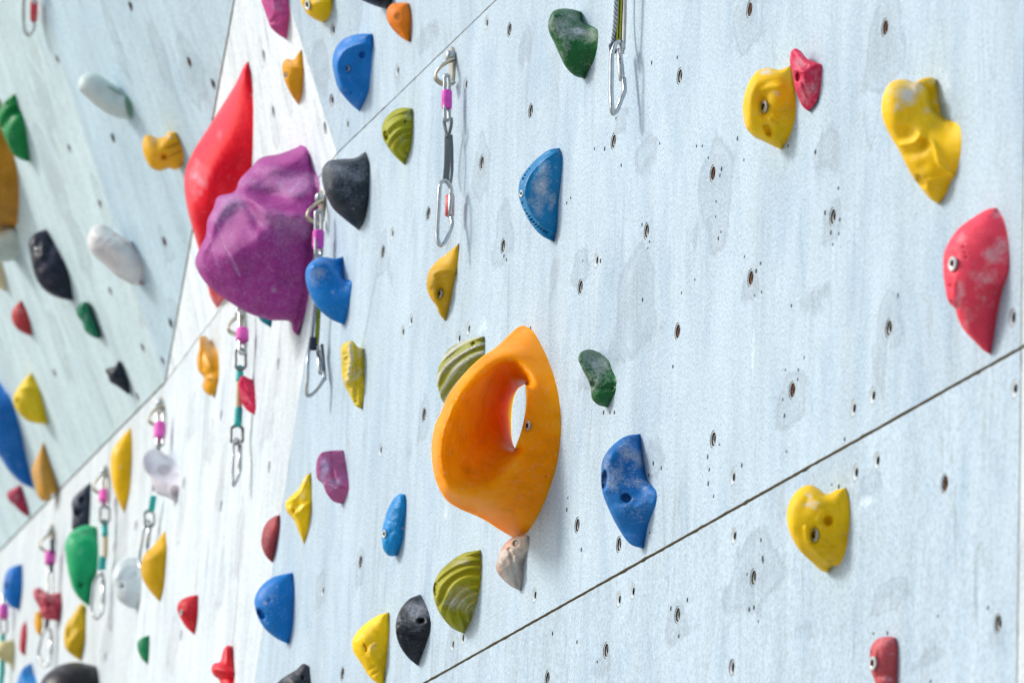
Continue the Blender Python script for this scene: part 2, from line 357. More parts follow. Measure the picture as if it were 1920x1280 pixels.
def panel_poly(name, fac, corners, insets, mat, root, socks=(), thick=.018, key=''):
    """corners: 3D points round the panel; insets: metres to pull in each edge i -> i+1"""
    o = fac.p; q = np.array([[(c - o) @ fac.e, (c - o) @ fac.v] for c in corners])
    area = sum(q[i, 0] * q[(i + 1) % len(q), 1] - q[(i + 1) % len(q), 0] * q[i, 1] for i in range(len(q))) / 2
    if area < 0: q = q[::-1]; insets = [insets[(len(q) - 2 - i) % len(q)] for i in range(len(q))]
    n = len(q); lines = []
    for i in range(n):
        d = unit(q[(i + 1) % n] - q[i]); nn = np.array([-d[1], d[0]]); lines.append((q[i] + nn * insets[i], d))
    poly = []
    for i in range(n):
        (p1, d1), (p2, d2) = lines[i - 1], lines[i]
        A = np.array([d1, -d2]).T; t_ = np.linalg.solve(A, p2 - p1); poly.append(p1 + d1 * t_[0])
    # worn, slightly ragged edges along the open joints
    rough_ = []; rr2 = random.Random(len(STAINS.get(key, [])) + n)
    for i in range(n):
        a, b_ = poly[i], poly[(i + 1) % n]; rough_.append(a); Ln = np.linalg.norm(b_ - a)
        if insets[i] > .001 and Ln > .4:
            k_ = int(Ln / .014); dn = unit(b_ - a); nn = np.array([-dn[1], dn[0]])
            for j in range(1, k_):
                off = rr2.gauss(0, .00022) + (rr2.uniform(.0004, .0012) if rr2.random() < .05 else 0)
                rough_.append(a + (b_ - a) * (j + rr2.uniform(-.3, .3)) / k_ + nn * max(-.0006, off))
    poly_in = poly; poly = rough_; n = len(poly)
    co = [tuple(p) for p in poly]; edges = [(i, (i + 1) % n) for i in range(n)]
    centers = []
    NS = 24
    for (x, y, k) in socks:
        c = fac.P(x, y); cu = np.array([(c - o) @ fac.e, (c - o) @ fac.v]); r = RSOCK[k]; b0 = len(co)
        centers.append((cu, r, c, k))
        for j in range(NS):
            a = 2 * math.pi * j / NS; co.append((cu[0] + r * math.cos(a), cu[1] + r * math.sin(a)))
            edges.append((b0 + j, b0 + (j + 1) % NS))
    sts = STAINS.get(key, [])
    for (x, y, rx, ry, *_r) in sts:
        c = fac.P(x, y); e1 = np.linalg.norm(fac.P(x + rx, y) - c); e2 = np.linalg.norm(fac.P(x, y + ry) - c); st_ = min(e1, e2) / 5
        cu = np.array([(c - o) @ fac.e, (c - o) @ fac.v])
        for i in range(-int(1.5 * e1 / st_), int(1.5 * e1 / st_) + 1):
            for j in range(-int(1.5 * e2 / st_), int(1.5 * e2 / st_) + 1):
                q_ = cu + np.array([i * st_ + (j % 2) * st_ * .5, j * st_])
                if ((q_ - cu)[0] / e1) ** 2 + ((q_ - cu)[1] / e2) ** 2 < 2.1 and all(np.linalg.norm(q_ - c2) > r2 * 1.15 for c2, r2, _, _ in centers) and inside_np(poly_in, q_): co.append(tuple(q_))
    vs, es, fs, *_ = delaunay_2d_cdt([Vector(c) for c in co], edges, [], 1, 1e-6)
    V = [o + fac.e * v[0] + fac.v * v[1] for v in vs]
    F_ = []
    for f in fs:
        c = sum((np.array(vs[i]) for i in f), np.zeros(2)) / len(f)
        if any(np.linalg.norm(c - cu) < r * .99 for cu, r, _, _ in centers): continue
        F_.append(list(f))
    nrm = np.cross(V[F_[0][1]] - V[F_[0][0]], V[F_[0][2]] - V[F_[0][0]])
    if nrm @ fac.n < 0: F_ = [f[::-1] for f in F_]
    b0 = len(V); fm = [0] * len(F_)
    P3 = [o + fac.e * p[0] + fac.v * p[1] for p in poly]
    V += P3 + [p - fac.n * thick for p in P3]
    for i in range(n):
        F_.append([b0 + i, b0 + (i + 1) % n, b0 + n + (i + 1) % n, b0 + n + i]); fm.append(1)
    F_.append([b0 + n + i for i in range(n)]); fm.append(1)
    # local frame: x along e, y up the panel, z out of it
    me = bpy.data.meshes.new(name)
    base = np.mean(P3, 0)
    Q = np.array(V) - base; loc = np.stack([Q @ fac.e, Q @ fac.v, Q @ fac.n], 1)
    if np.cross(fac.e, fac.v) @ fac.n < 0: raise RuntimeError('frame')
    me.from_pydata([tuple(v) for v in loc], [], F_); me.materials.append(mat); me.materials.append(M_EDGE)
    val = np.zeros(len(V)); whi = np.zeros(len(V))
    for (x, y, rx, ry, *r_) in sts:
        c = fac.P(x, y); e1 = np.linalg.norm(fac.P(x + rx, y) - c); e2 = np.linalg.norm(fac.P(x, y + ry) - c)
        dd = np.array(V) - c; u_ = (dd @ fac.e) / e1; w_ = (dd @ fac.v) / e2
        q_ = np.sqrt((u_ * (1 + .35 * np.clip(w_, -1, 1))) ** 2 + w_ ** 2) + .10 * np.sin(w_ * 5 + x) + .08 * np.sin(u_ * 6 + w_ * 3 + y)
        tgt = whi if (len(r_) > 1) else val
        np.maximum(tgt, (r_[0] if r_ else 1.) * np.clip(1.3 - q_, 0, 1), out=tgt)
    for nm_, ar_ in (('stain', val), ('scuff', whi)):
        at = me.attributes.new(nm_, 'FLOAT', 'POINT'); at.data.foreach_set('value', ar_.astype(np.float32))
    me.polygons.foreach_set('material_index', fm); me.update()
    ob = bpy.data.objects.new(name, me); COL.objects.link(ob); ob.parent = root
    mw = Matrix.Identity(4)
    for i in range(3):
        mw[i][0] = fac.e[i]; mw[i][1] = fac.v[i]; mw[i][2] = fac.n[i]; mw[i][3] = base[i]
    ob.matrix_local = mw
    for cu, r, c, k in centers:
        s = bpy.data.objects.new('bolt_socket', SOCKMESH[k]); COL.objects.link(s); s.parent = ob
        s.location = Vector(((c - base) @ fac.e, (c - base) @ fac.v, 0)); s.rotation_euler.z = random.uniform(0, 6)
    return ob, base

RSOCK = dict(t=.0115, r=.0115, w=.0108, g=.011)
def lathe(name, prof, mats, segs=24):
    """prof: (r, z, matindex) rings"""
    V = []; F_ = []; fm = []
    for r, z, mi in prof:
        for j in range(segs):
            a = 2 * math.pi * j / segs; V.append((r * math.cos(a), r * math.sin(a), z))
    for k in range(len(prof) - 1):
        for j in range(segs):
            F_.append((k * segs + j, k * segs + (j + 1) % segs, (k + 1) * segs + (j + 1) % segs, (k + 1) * segs + j)); fm.append(prof[k + 1][2])
    F_.append(tuple((len(prof) - 1) * segs + j for j in range(segs))); fm.append(prof[-1][2])
    F_ = [f[::-1] for f in F_]
    me = bpy.data.meshes.new(name); me.from_pydata(V, [], F_)
    for mm in mats: me.materials.append(mm)
    me.polygons.foreach_set('material_index', fm)
    me.update(); return me
def threaded(name, mats):
    pr = [(.0118, .0001, 3), (.0112, -.0014, 3), (.0106, -.0006, 0), (.0092, -.0008, 0), (.0078, -.0026, 2), (.0072, -.0026, 1)]
    z = -.0026
    for i in range(6):
        pr += [(.0054, z - .0006, 1), (.0066, z - .0012, 1)]; z -= .0014
    pr += [(.006, z - .002, 2), (.001, z - .002, 2)]
    return lathe(name, pr, mats)
SOCKMESH = {
 't': threaded('bolt_socket_threaded', [M_CUPW, M_STEEL_D, M_VOID, M_GROOVE]),
 'r': threaded('bolt_socket_rusty', [M_CUPW, M_CUPR, M_VOID, M_GROOVE]),
 'w': lathe('bolt_socket_painted', [(.0113, .0001, 2), (.0107, -.0010, 2), (.0103, .0001, 0), (.0094, .0001, 0), (.0064, -.0012, 0), (.0052, -.0016, 0), (.0048, -.0030, 1), (.0048, -.012, 1), (.001, -.012, 1)], [M_CUPW, M_VOID, M_GROOVE]),
 'g': lathe('bolt_socket_grey', [(.0114, .0001, 0), (.0110, .0005, 0), (.0103, .0004, 0), (.0096, -.0008, 0), (.0060, -.0022, 0), (.0042, -.0028, 1), (.0040, -.012, 1), (.001, -.012, 1)], [M_CUPG, M_VOID]),
}
wall = empty('climbing_wall', (V1[0], .5, 0))
# root has an offset: parts are placed in world space through its inverse
wall.location = (0, 0, 0)
tag(wall, "tall pale blue plywood climbing wall of folded panels carrying all the holds", "climbing wall")
g = .0021
def backing(fac, pts):
    P3 = [p - fac.n * .03 for p in pts]; P3 += [p - fac.n * .09 for p in pts]; n = len(pts)
    F_ = [list(range(n)), [n + i for i in range(n)][::-1]] + [[i, n + i, n + (i + 1) % n, (i + 1) % n] for i in range(n)]
    mesh_obj('support_frame', P3, F_, M_BACK, wall, smooth=False)
VR = Mz(XR, zs)
top = 2.6
upT = lambda p: p + FT.v * top
def cross2(a, b, c, d, fac):
    """where the lines a-b and c-d of one facet meet"""
    q = [np.array([(p - fac.p) @ fac.e, (p - fac.p) @ fac.v]) for p in (a, b, c, d)]
    t_ = np.linalg.solve(np.array([q[1] - q[0], q[2] - q[3]]).T, q[2] - q[0]); return a + (b - a) * t_[0]
V6e = V7e = cross2(V1, V6, V3, V7, FWU)              # the white wedge ends in a point above the frame
panels = {}
panels['M'] = panel_poly('wall_panel', FM, [V1, Mz(fx(zl), zl), Mz(XR, zl), Mz(XR, zs)], [.0003, g, .0015, g * .55], M_PANEL, wall, SOCK_M, key='M')
panels['ML'] = panel_poly('wall_panel', FM, [Mz(fx(zl), zl), Mz(fx(0), 0), Mz(XR, 0), Mz(XR, zl)], [.0003, 0, .0015, g], M_PANEL, wall, SOCK_ML, key='ML')
C1e = ext(V1, C1, 4.)
panels['T'] = panel_poly('wall_panel', FT, [V1, VR, VR + FT.v * top, C1e], [g * .55, .0015, 0, .0003], M_PANEL, wall, SOCK_T[2:], key='T')
panels['T1'] = panel_poly('wall_panel', FT1, [V1, C1e, V6e], [.0003, 0, .0003], M_PANEL, wall, SOCK_T[:2], key='T1')
XR2 = XR + 2.4
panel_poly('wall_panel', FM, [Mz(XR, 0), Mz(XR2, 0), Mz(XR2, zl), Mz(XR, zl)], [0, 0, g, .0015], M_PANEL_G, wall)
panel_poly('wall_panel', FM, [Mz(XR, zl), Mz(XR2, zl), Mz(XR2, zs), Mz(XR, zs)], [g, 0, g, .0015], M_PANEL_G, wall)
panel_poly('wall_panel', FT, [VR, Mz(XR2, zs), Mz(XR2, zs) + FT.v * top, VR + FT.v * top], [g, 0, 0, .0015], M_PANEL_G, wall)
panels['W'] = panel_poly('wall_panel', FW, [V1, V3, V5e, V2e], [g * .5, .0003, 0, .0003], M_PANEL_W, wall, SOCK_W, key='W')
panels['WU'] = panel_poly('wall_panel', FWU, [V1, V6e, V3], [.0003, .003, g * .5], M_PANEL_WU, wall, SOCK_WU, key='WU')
V5w = V3 + (V5e - V3); V4d = np.array([V4[0], V4[1], 0.])
V4g = FG.p + FG.e * ((V4 - FG.p) @ FG.e) ; 
V4low = V4 - FG.v * ((V4 - V5e) @ FG.v)
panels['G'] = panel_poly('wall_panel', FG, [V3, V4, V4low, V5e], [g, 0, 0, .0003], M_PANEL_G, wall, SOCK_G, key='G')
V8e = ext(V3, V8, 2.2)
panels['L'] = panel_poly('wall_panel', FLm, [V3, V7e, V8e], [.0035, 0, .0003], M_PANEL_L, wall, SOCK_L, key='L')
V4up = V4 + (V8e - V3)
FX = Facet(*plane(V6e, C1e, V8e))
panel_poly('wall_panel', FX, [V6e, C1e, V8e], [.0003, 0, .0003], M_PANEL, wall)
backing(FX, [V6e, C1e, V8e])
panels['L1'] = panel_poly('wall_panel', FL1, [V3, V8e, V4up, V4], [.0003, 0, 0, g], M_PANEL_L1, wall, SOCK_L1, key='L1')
# dark battens behind the joints, so that no light comes through
backing(FM, [V1 + NM * .0, Mz(fx(0), 0), Mz(XR2, 0), Mz(XR2, zs)])
backing(FT, [V1, VR + np.array([2.4, 0, 0]), VR + np.array([2.4, 0, 0]) + FT.v * top, C1e])
backing(FT1, [V1, C1e, V6e])
backing(FW, [V1, V3, V5e, V2e]); backing(FWU, [V1, V6e, V3])
backing(FG, [V3, V4, V4low, V5e]); backing(FLm, [V3, V7e, V8e]); backing(FL1, [V3, V8e, V4up, V4])
# screw heads: tiny sunk dark screws
SCR = lathe('screw_head', [(.0020, .0001, 0), (.0018, .0004, 0), (.0008, .0005, 0), (.0002, .0005, 0)], [M_VOID], 10)
for key, fac, lst in (('M', FM, SCREW_M[:]), ('ML', FM, SCREW_ML)):
    ob, base = panels[key]
    for (x, y) in lst:
        c = fac.P(x, y); s = bpy.data.objects.new('screw_head', SCR); COL.objects.link(s); s.parent = ob
        s.location = Vector(((c - base) @ fac.e, (c - base) @ fac.v, 0)); k = random.uniform(.8, 1.5); s.scale = (k, k * 1.2, 1)

# ground
mg, t, b = new_mat("gravel_ground"); v = mapping(t, (1, 1, 1), False)
L(t, ramp(t, noise(t, v, 40., 6), [(.3, (.32, .31, .29)), (.7, (.48, .47, .44))]).outputs[0], b.inputs['Base Color']); b.inputs['Roughness'].default_value = .9
gr = mesh_obj('ground', [(-150, -150, -.004), (150, -150, -.004), (150, 150, -.004), (-150, 150, -.004)], [(0, 1, 2, 3)], mg, smooth=False)
tag(gr, kind='structure')

# ------------------------------------------------------------------ climbing holds
def catmull(pts, closed=False, step=3.):
    P = [np.array(p, float) for p in pts]; out = []
    n = len(P); seg = n if closed else n - 1
    for i in range(seg):
        p1, p2 = P[i], P[(i + 1) % n]
        p0 = P[i - 1] if (closed or i > 0) else 2 * p1 - p2
        p3 = P[(i + 2) % n] if (closed or i < n - 2) else 2 * p2 - p1
        k = max(1, int(round(np.linalg.norm(p2 - p1) / step)))
        # centripetal, so that tight corners do not overshoot
        def tj(ti, a, b): return ti + max(1e-6, np.linalg.norm(b - a)) ** .5
        t0 = 0.; t1 = tj(t0, p0, p1); t2 = tj(t1, p1, p2); t3 = tj(t2, p2, p3)
        for j in range(k):
            t = t1 + (t2 - t1) * j / k
            A1 = (t1 - t) / (t1 - t0) * p0 + (t - t0) / (t1 - t0) * p1
            A2 = (t2 - t) / (t2 - t1) * p1 + (t - t1) / (t2 - t1) * p2
            A3 = (t3 - t) / (t3 - t2) * p2 + (t - t2) / (t3 - t2) * p3
            B1 = (t2 - t) / (t2 - t0) * A1 + (t - t0) / (t2 - t0) * A2
            B2 = (t3 - t) / (t3 - t1) * A2 + (t - t1) / (t3 - t1) * A3
            out.append((t2 - t) / (t2 - t1) * B1 + (t - t1) / (t2 - t1) * B2)
    if not closed: out.append(P[-1])
    return np.array(out)
def resample(P, step):
    d = np.r_[0, np.cumsum(np.linalg.norm(np.diff(P, axis=0), axis=1))]
    k = max(2, int(round(d[-1] / step))); s = np.linspace(0, d[-1], k + 1)
    return np.stack([np.interp(s, d, P[:, 0]), np.interp(s, d, P[:, 1])], 1)
def inside(poly, P):
    x, y = P[:, 0], P[:, 1]; r = np.zeros(len(P), bool); n = len(poly)
    for i in range(n):
        x1, y1 = poly[i]; x2, y2 = poly[(i + 1) % n]
        c = ((y1 > y) != (y2 > y)) & (x < (x2 - x1) * (y - y1) / (y2 - y1 + 1e-12) + x1)
        r ^= c
    return r
def segdist(poly, P, closed=True):
    best = np.full(len(P), 1e9); n = len(poly)
    for i in range(n if closed else n - 1):
        a = poly[i]; b_ = poly[(i + 1) % n]; d = b_ - a; L2 = max(d @ d, 1e-9)
        t = np.clip(((P - a) @ d) / L2, 0, 1); best = np.minimum(best, np.linalg.norm(P - a - t[:, None] * d, axis=1))
    return best
FR = dict(A=(0, 0, .375), B=(320, 0, .25), C=(320, 240, .375), D=(0, 400, .3125), E=(0, 800, 400 / 1067), Fz=(320, 560, .34375), G=(380, 880, .3125),
          H=(660, 60, .34375), I=(760, 420, .34375), J=(760, 760, .40625), K=(960, 0, .25), L=(1300, 0, .234375), M=(1580, 100, .265625),
          N=(1680, 360, 240 / 904), P=(1420, 860, .203125), Q=(1560, 1080, .1875), X=(0, 0, 1.))
BOLTMESH = {}
def bolt_mesh():
    if 'b' in BOLTMESH: return BOLTMESH['b']
    V = []; F_ = []; seg = 24; fm = []
    rings = [(.55, -.6), (1., -.02), (1., .06), (.93, .14), (.60, .14)]
    for r, z in rings:
        for j in range(seg):
            a = 2 * math.pi * j / seg; V.append((r * math.cos(a), r * math.sin(a), z))
    def hexr(a): 
        a = (a + math.pi / 6) % (math.pi / 3) - math.pi / 6; return .50 / math.cos(a)
    for z in (.10, -.55):
        for j in range(seg):
            a = 2 * math.pi * j / seg; r = hexr(a) * .92; V.append((r * math.cos(a), r * math.sin(a), z))
    for k in range(6):
        for j in range(seg):
            F_.append((k * seg + j, k * seg + (j + 1) % seg, (k + 1) * seg + (j + 1) % seg, (k + 1) * seg + j)); fm.append(1 if k == 5 else 0)
    F_.append(tuple(6 * seg + j for j in range(seg))); fm.append(1)
    me = bpy.data.meshes.new('bolt'); me.from_pydata(V, [], F_); me.materials.append(M_BOLT); me.materials.append(M_VOID)
    me.polygons.foreach_set('material_index', fm); me.update(); BOLTMESH['b'] = me
    return me

def build_hold(frame, fac, base, sil, color, label, w=None, feats=(), rough=.5, p=.5, n_max=1300, chalkcol=(.62, .64, .66), grit=1., col2=None, ring=None, chalk0=0.):
    ox, oy, k = FR[frame]
    T = lambda pts: np.array([(ox + x * k, oy + y * k) for x, y in pts], float)
    B = catmull(T(base)); S = catmull(np.vstack([T(base)[-1:], T(sil), T(base)[:1]]))
    poly0 = np.vstack([B, S[1:-1]])
    area = abs(sum(poly0[i, 0] * poly0[(i + 1) % len(poly0), 1] - poly0[(i + 1) % len(poly0), 0] * poly0[i, 1] for i in range(len(poly0)))) / 2
    h = max(1.5, math.sqrt(area / n_max / .87))
    B = resample(B, h); S = resample(S, h)
    nb = len(B); outer = np.vstack([B, S[1:-1]]); no = len(outer)
    holes = []
    if ring:
        HR = resample(catmull(ring['right']), h); HL = resample(catmull(ring['left']), h)     # right: top->bottom, left: bottom->top
        hp = np.vstack([HR, HL[1:-1]]); holes.append(hp); nHR = len(HR)
        CR = resample(catmull(ring['crest']), h)
    # interior points: refined rings round steep features, then a hex grid
    cand = []; extra_r = []
    for f in feats:
        if f[0] in ('hole', 'bolt'):
            fx_, fy_ = ox + f[1] * k, oy + f[2] * k
            if f[0] == 'hole': rx, ry = f[3] * k, f[4] * k; rot = f[6] if len(f) > 6 else 0.
            else: rx, ry = f[4] * k, f[5] * k; rot = 0.
            for q in (1.25, 1.0, .8, .55, .25, 0):
                nn = max(1, int(18 * max(q, .3))) if q else 1
                for j in range(nn):
                    a = 2 * math.pi * j / nn; u, v_ = q * rx * math.cos(a), q * ry * math.sin(a)
                    cand.append((fx_ + u * math.cos(rot) - v_ * math.sin(rot), fy_ + u * math.sin(rot) + v_ * math.cos(rot), .35 * min(h, q * min(rx, ry) * .3 + .25)))
    x0, y0 = outer.min(0); x1, y1 = outer.max(0)
    gy = 0; y = y0 + h * .5
    while y < y1:
        x = x0 + (h * .5 if gy % 2 else 0)
        while x < x1: cand.append((x, y, .72 * h)); x += h
        y += h * .866; gy += 1
    C = np.array(cand); md = C[:, 2]; C = C[:, :2]
    ok = inside(outer, C) & (segdist(outer, C) > np.minimum(.55 * h, md + .3))
    for hp in holes: ok &= ~inside(hp, C) & (segdist(hp, C) > .5 * h)
    if ring: ok &= segdist(CR, C, False) > .5 * h
    C = C[ok]; md = md[ok]
    keep = []; cell = {}
    for i in range(len(C)):
        c = (int(C[i, 0] // h), int(C[i, 1] // h)); good = True
        for a in (-1, 0, 1):
            for b_ in (-1, 0, 1):
                for j in cell.get((c[0] + a, c[1] + b_), ()):
                    if (C[i, 0] - C[j, 0]) ** 2 + (C[i, 1] - C[j, 1]) ** 2 < md[i] ** 2: good = False; break
                if not good: break
            if not good: break
        if good: keep.append(i); cell.setdefault(c, []).append(i)
    C = C[keep]
    pts = [tuple(q) for q in outer]; edges = [(i, (i + 1) % no) for i in range(no)]
    if ring:
        o1 = len(pts); pts += [tuple(q) for q in holes[0]]; nh = len(holes[0]); edges += [(o1 + i, o1 + (i + 1) % nh) for i in range(nh)]
        o2 = len(pts); pts += [tuple(q) for q in CR]; edges += [(o2 + i, o2 + i + 1) for i in range(len(CR) - 1)]
    nfix = len(pts)
    pts += [tuple(q) for q in C]
    sc_ = 1 / 100.
    vs, es, fs, ov, oe, of = delaunay_2d_cdt([Vector((a * sc_, b_ * sc_)) for a, b_ in pts], edges, [], 1, 1e-7)
    PX = np.array([(v[0] / sc_, v[1] / sc_) for v in vs]); n = len(PX)
    src = [min(o) if o else 10 ** 6 for o in ov]
    idx = {}
    for i, o in enumerate(ov):
        for s in o: idx[s] = i
    T3 = []
    for f in fs:
        f = list(f); c = PX[f].mean(0)[None]
        if ring and inside(holes[0], c)[0]: continue
        T3.append(f)
    # graph Laplacian (cotangent-free, uniform)
    A = np.zeros((n, n))
    for f in T3:
        for a in range(len(f)):
            i, j = f[a], f[(a + 1) % len(f)]; A[i, j] = A[j, i] = 1
    used = A.sum(1) > 0
    wgt = A.copy()
    ii, jj = np.nonzero(A); dd = np.linalg.norm(PX[ii] - PX[jj], axis=1); wgt[ii, jj] = 1.0
    Lp = np.diag(wgt.sum(1) + (~used)) - wgt
    mloc = np.zeros(n)                                 # local cell area, so that refined spots do not swell
    mloc[:] = 0
    for f in T3:
        a, b_, c = PX[f[0]], PX[f[1]], PX[f[2]]; ar = abs((b_[0] - a[0]) * (c[1] - a[1]) - (b_[1] - a[1]) * (c[0] - a[0])) / 2
        for q in f: mloc[q] += ar / 3
    bi = [idx[i] for i in range(nb)]; si = [idx[i] for i in range(nb, no)]
    ends = [bi[0], bi[-1]]
    pinned = set(si) | set(ends)
    def solve(rhs, pins):
        pn = np.array(sorted(pins)); val = np.array([pins[i] for i in pn])
        free = np.setdiff1d(np.arange(n), pn)
        x = np.zeros(n); x[pn] = val
        x[free] = np.linalg.solve(Lp[np.ix_(free, free)], rhs[free] - Lp[np.ix_(free, pn)] @ val)
        return x
    wallP = hit(PX, fac.p, fac.n); sw = wallP @ fac.e
    mid = bi[len(bi) // 2]
    D = np.linalg.norm(wallP[mid] - CAM); pxm = F / D           # photo pixels per metre
    ys = outer[:, 1]; H = (ys.max() - ys.min()) / pxm
    Wd = w if w else min(.5 * H, .75 * math.sqrt(area) / pxm)
    if ring:
        pins = {i: 0. for i in pinned}
        for q in range(nh): pins[idx[o1 + q]] = 1. if q < nHR else -1.
        for q in range(len(CR)): pins[idx[o2 + q]] = 1.
        for i in bi[3:-3]: pins[i] = 1.
        u = solve(np.zeros(n), pins)
        bound = set(bi) | set(si) | {idx[o1 + q] for q in range(nh)}
        fr_ = np.array([i for i in range(n) if i not in bound and used[i]])
        fun = inside(np.vstack([CR, holes[0][nHR - 1:nHR]]), PX)
        dc = segdist(CR, PX, False); dl = segdist(HL, PX, False); q = dc / (dc + dl + 1e-6)
        qh = (1 - u) / 2; q = .75 * q ** .75 + .25 * qh                     # 0 at the crest, 1 at the far opening
        d = np.where(fun, 1 - 2 * q, np.where(u > 0, np.sin(np.clip(u, 0, 1) * math.pi / 2), u))
        for _ in range(18):
            d[fr_] = .5 * d[fr_] + .5 * (wgt[fr_] @ d) / wgt[fr_].sum(1)
        pinb = {i: 0. for i in pinned}
        for q in range(nh): pinb[idx[o1 + q]] = -1.
        for i in bi[3:-3]: pinb[i] = -1.
        db = solve(np.zeros(n), pinb)
    else:
        u = solve(mloc, {i: 0. for i in pinned}); u = np.clip(u / u.max(), 0, 1)
        d = u ** p; db = -d
    s0 = np.mean([sw[i] - Wd * d[i] for i in bi[len(bi) // 5: -max(1, len(bi) // 5)]])
    # correction that puts the base edge on the wall
    Sd = np.r_[0, np.cumsum(np.linalg.norm(np.diff(S, axis=0), axis=1))]; Lt = Sd[-1]
    cb, ct = sw[bi[-1]] - s0, sw[bi[0]] - s0
    pins = {bi[-1]: cb, bi[0]: ct}
    for q, i in enumerate(si):
        a = Sd[q + 1]; pins[i] = cb * math.exp(-(a / (.16 * Lt)) ** 2) + ct * math.exp(-((Lt - a) / (.16 * Lt)) ** 2)
    for i in bi[1:-1]: pins[i] = sw[i] - (s0 + Wd * d[i]) - .004
    if ring:
        for q in range(nh): pins[idx[o1 + q]] = 0.
    c = solve(np.zeros(n), pins)
    s = s0 + Wd * d + c
    sb = s0 + Wd * db + c
    chalk = np.full(n, chalk0); paint = np.zeros(n)
    fade = np.clip(segdist(outer, PX) / (2.5 * h), 0, 1)
    rnd = random.Random(sum(map(ord, label)))
    bolts = []
    for f in feats:
        kind = f[0]
        if kind in ('dent', 'hole', 'chalk', 'bolt', 'paint'):
            cx, cy = ox + f[1] * k, oy + f[2] * k
            if kind == 'bolt': rx, ry, dep, rot = f[4] * k, f[5] * k, f[6] * k if len(f) > 6 else 2., 0.
            else:
                rx, ry = f[3] * k, f[4] * k; dep = f[5] * (k if kind in ('dent', 'hole') else 1); rot = f[6] if len(f) > 6 else 0.
            dx, dy = PX[:, 0] - cx, PX[:, 1] - cy
            uu = (dx * math.cos(rot) + dy * math.sin(rot)) / rx; vv = (-dx * math.sin(rot) + dy * math.cos(rot)) / ry
            q = np.sqrt(uu ** 2 + vv ** 2)
            if kind == 'dent': s = s - 1.5 * dep / pxm * np.exp(-q ** 2 * 1.6) * fade
            elif kind == 'hole':
                e_ = np.clip((1.08 - q) / .28, 0, 1); s = s - 1.8 * dep / pxm * e_ * e_ * (3 - 2 * e_)
            elif kind == 'chalk':
                q = q + .22 * np.sin(dx / rx * 3.1 + dy / ry * 1.7 + cx) + .18 * np.sin(dy / ry * 4.3 - dx / rx * 2.2 + cy); chalk = np.maximum(chalk, dep * np.clip((1.35 - q) / 1.1, 0, 1))
            elif kind == 'paint': paint = np.maximum(paint, dep * np.clip((1.2 - q) * 3, 0, 1))
            elif kind == 'bolt':
                e_ = np.clip((1.15 - q) / .3, 0, 1); s = s - dep / pxm * e_ * e_ * (3 - 2 * e_); bolts.append((cx, cy, f[3], f))
        elif kind == 'ridge':
            pl = catmull(T(f[1])); q = segdist(pl, PX, False) / (f[2] * k); s = s + 1.45 * f[3] * k / pxm * np.exp(-q ** 2) * fade
            if len(f) > 4: chalk = np.maximum(chalk, f[4] * np.exp(-q ** 2))
        elif kind == 'stripes':
            _, cx, cy, per, amp, sx = f[:6]; cx = ox + cx * k; cy = oy + cy * k
            q = np.sqrt(((PX[:, 0] - cx) * sx) ** 2 + (PX[:, 1] - cy) ** 2) + 2.2 * np.sin(PX[:, 1] * .11 + PX[:, 0] * .05)
            ph = np.sin(q / (per * k) * 2 * math.pi); s = s + 1.6 * amp * k / pxm * ph * fade
            if len(f) > 6: chalk = np.maximum(chalk, f[6] * np.clip(ph * 1.3, 0, 1))
        elif kind == 'facet':
            rad = f[3] * k if len(f) > 3 else 4 * h
            best = None; c_ref = s.copy()
            for (a, b_) in f[1]:
                q0 = np.array((ox + a * k, oy + b_ * k)); near = np.linalg.norm(PX - q0, axis=1) < rad
                if near.sum() < 6: continue
                M_ = np.c_[PX[near] - q0, np.ones(near.sum())]; sol = np.linalg.lstsq(M_, c_ref[near], rcond=None)[0]
                pl = (PX - q0) @ sol[:2] + sol[2]; best = pl if best is None else np.minimum(best, pl)
            if best is not None:
                lo = c_ref - .25 * Wd; hi = c_ref + .35 * Wd
                s = s * (1 - f[2]) + f[2] * np.clip(best, lo, hi)
        elif kind == 'noise':
            per, amp = f[1] * k, f[2] * k
            acc = np.zeros(n)
            for _ in range(9):
                a = rnd.uniform(0, 6.28); fr = 2 * math.pi / per * rnd.uniform(.5, 1.6); acc += np.sin((PX[:, 0] * math.cos(a) + PX[:, 1] * math.sin(a)) * fr + rnd.uniform(0, 6.28) + 1.2 * np.sin(PX[:, 1] * fr * .6))
            s = s + amp / pxm * acc / 3 * fade
    # pixel + s -> world: point on the pixel's ray whose coordinate along fac.e is s
    r = rays(PX); re = r @ fac.e; ce = CAM @ fac.e
    front = CAM + r * ((s - ce) / re)[:, None]
    nf = (front - fac.p) @ fac.n; low = np.minimum(nf + .010, 0); front = front - fac.n * low[:, None]
    back = CAM + r * ((sb - ce) / re)[:, None]
    nbk = (back - fac.p) @ fac.n; low = np.minimum(nbk + .012, 0); back = back - fac.n * low[:, None]
    share = set(si)
    mapb = {}; V = list(front); 
    ch = list(chalk); pa = list(paint)
    for i in range(n):
        if i in share: mapb[i] = i
        else: mapb[i] = len(V); V.append(back[i]); ch.append(chalk[i] * 0.3); pa.append(paint[i])
    F_ = []
    # orient: front faces towards the camera
    for f in T3:
        a, b_, c_ = PX[f[0]], PX[f[1]], PX[f[2]]
        cr = (b_[0] - a[0]) * (c_[1] - a[1]) - (b_[1] - a[1]) * (c_[0] - a[0])
        ff = f if cr < 0 else f[::-1]
        F_.append(ff); F_.append([mapb[i] for i in ff[::-1]])
    for a, b_ in zip(bi[:-1], bi[1:]): F_.append([a, mapb[a], mapb[b_], b_])
    if ring:
        hi_ = [idx[o1 + q] for q in range(nh)]
        for q in range(nHR):
            a, b_ = hi_[q], hi_[(q + 1) % nh]; F_.append([a, b_, mapb[b_], mapb[a]])
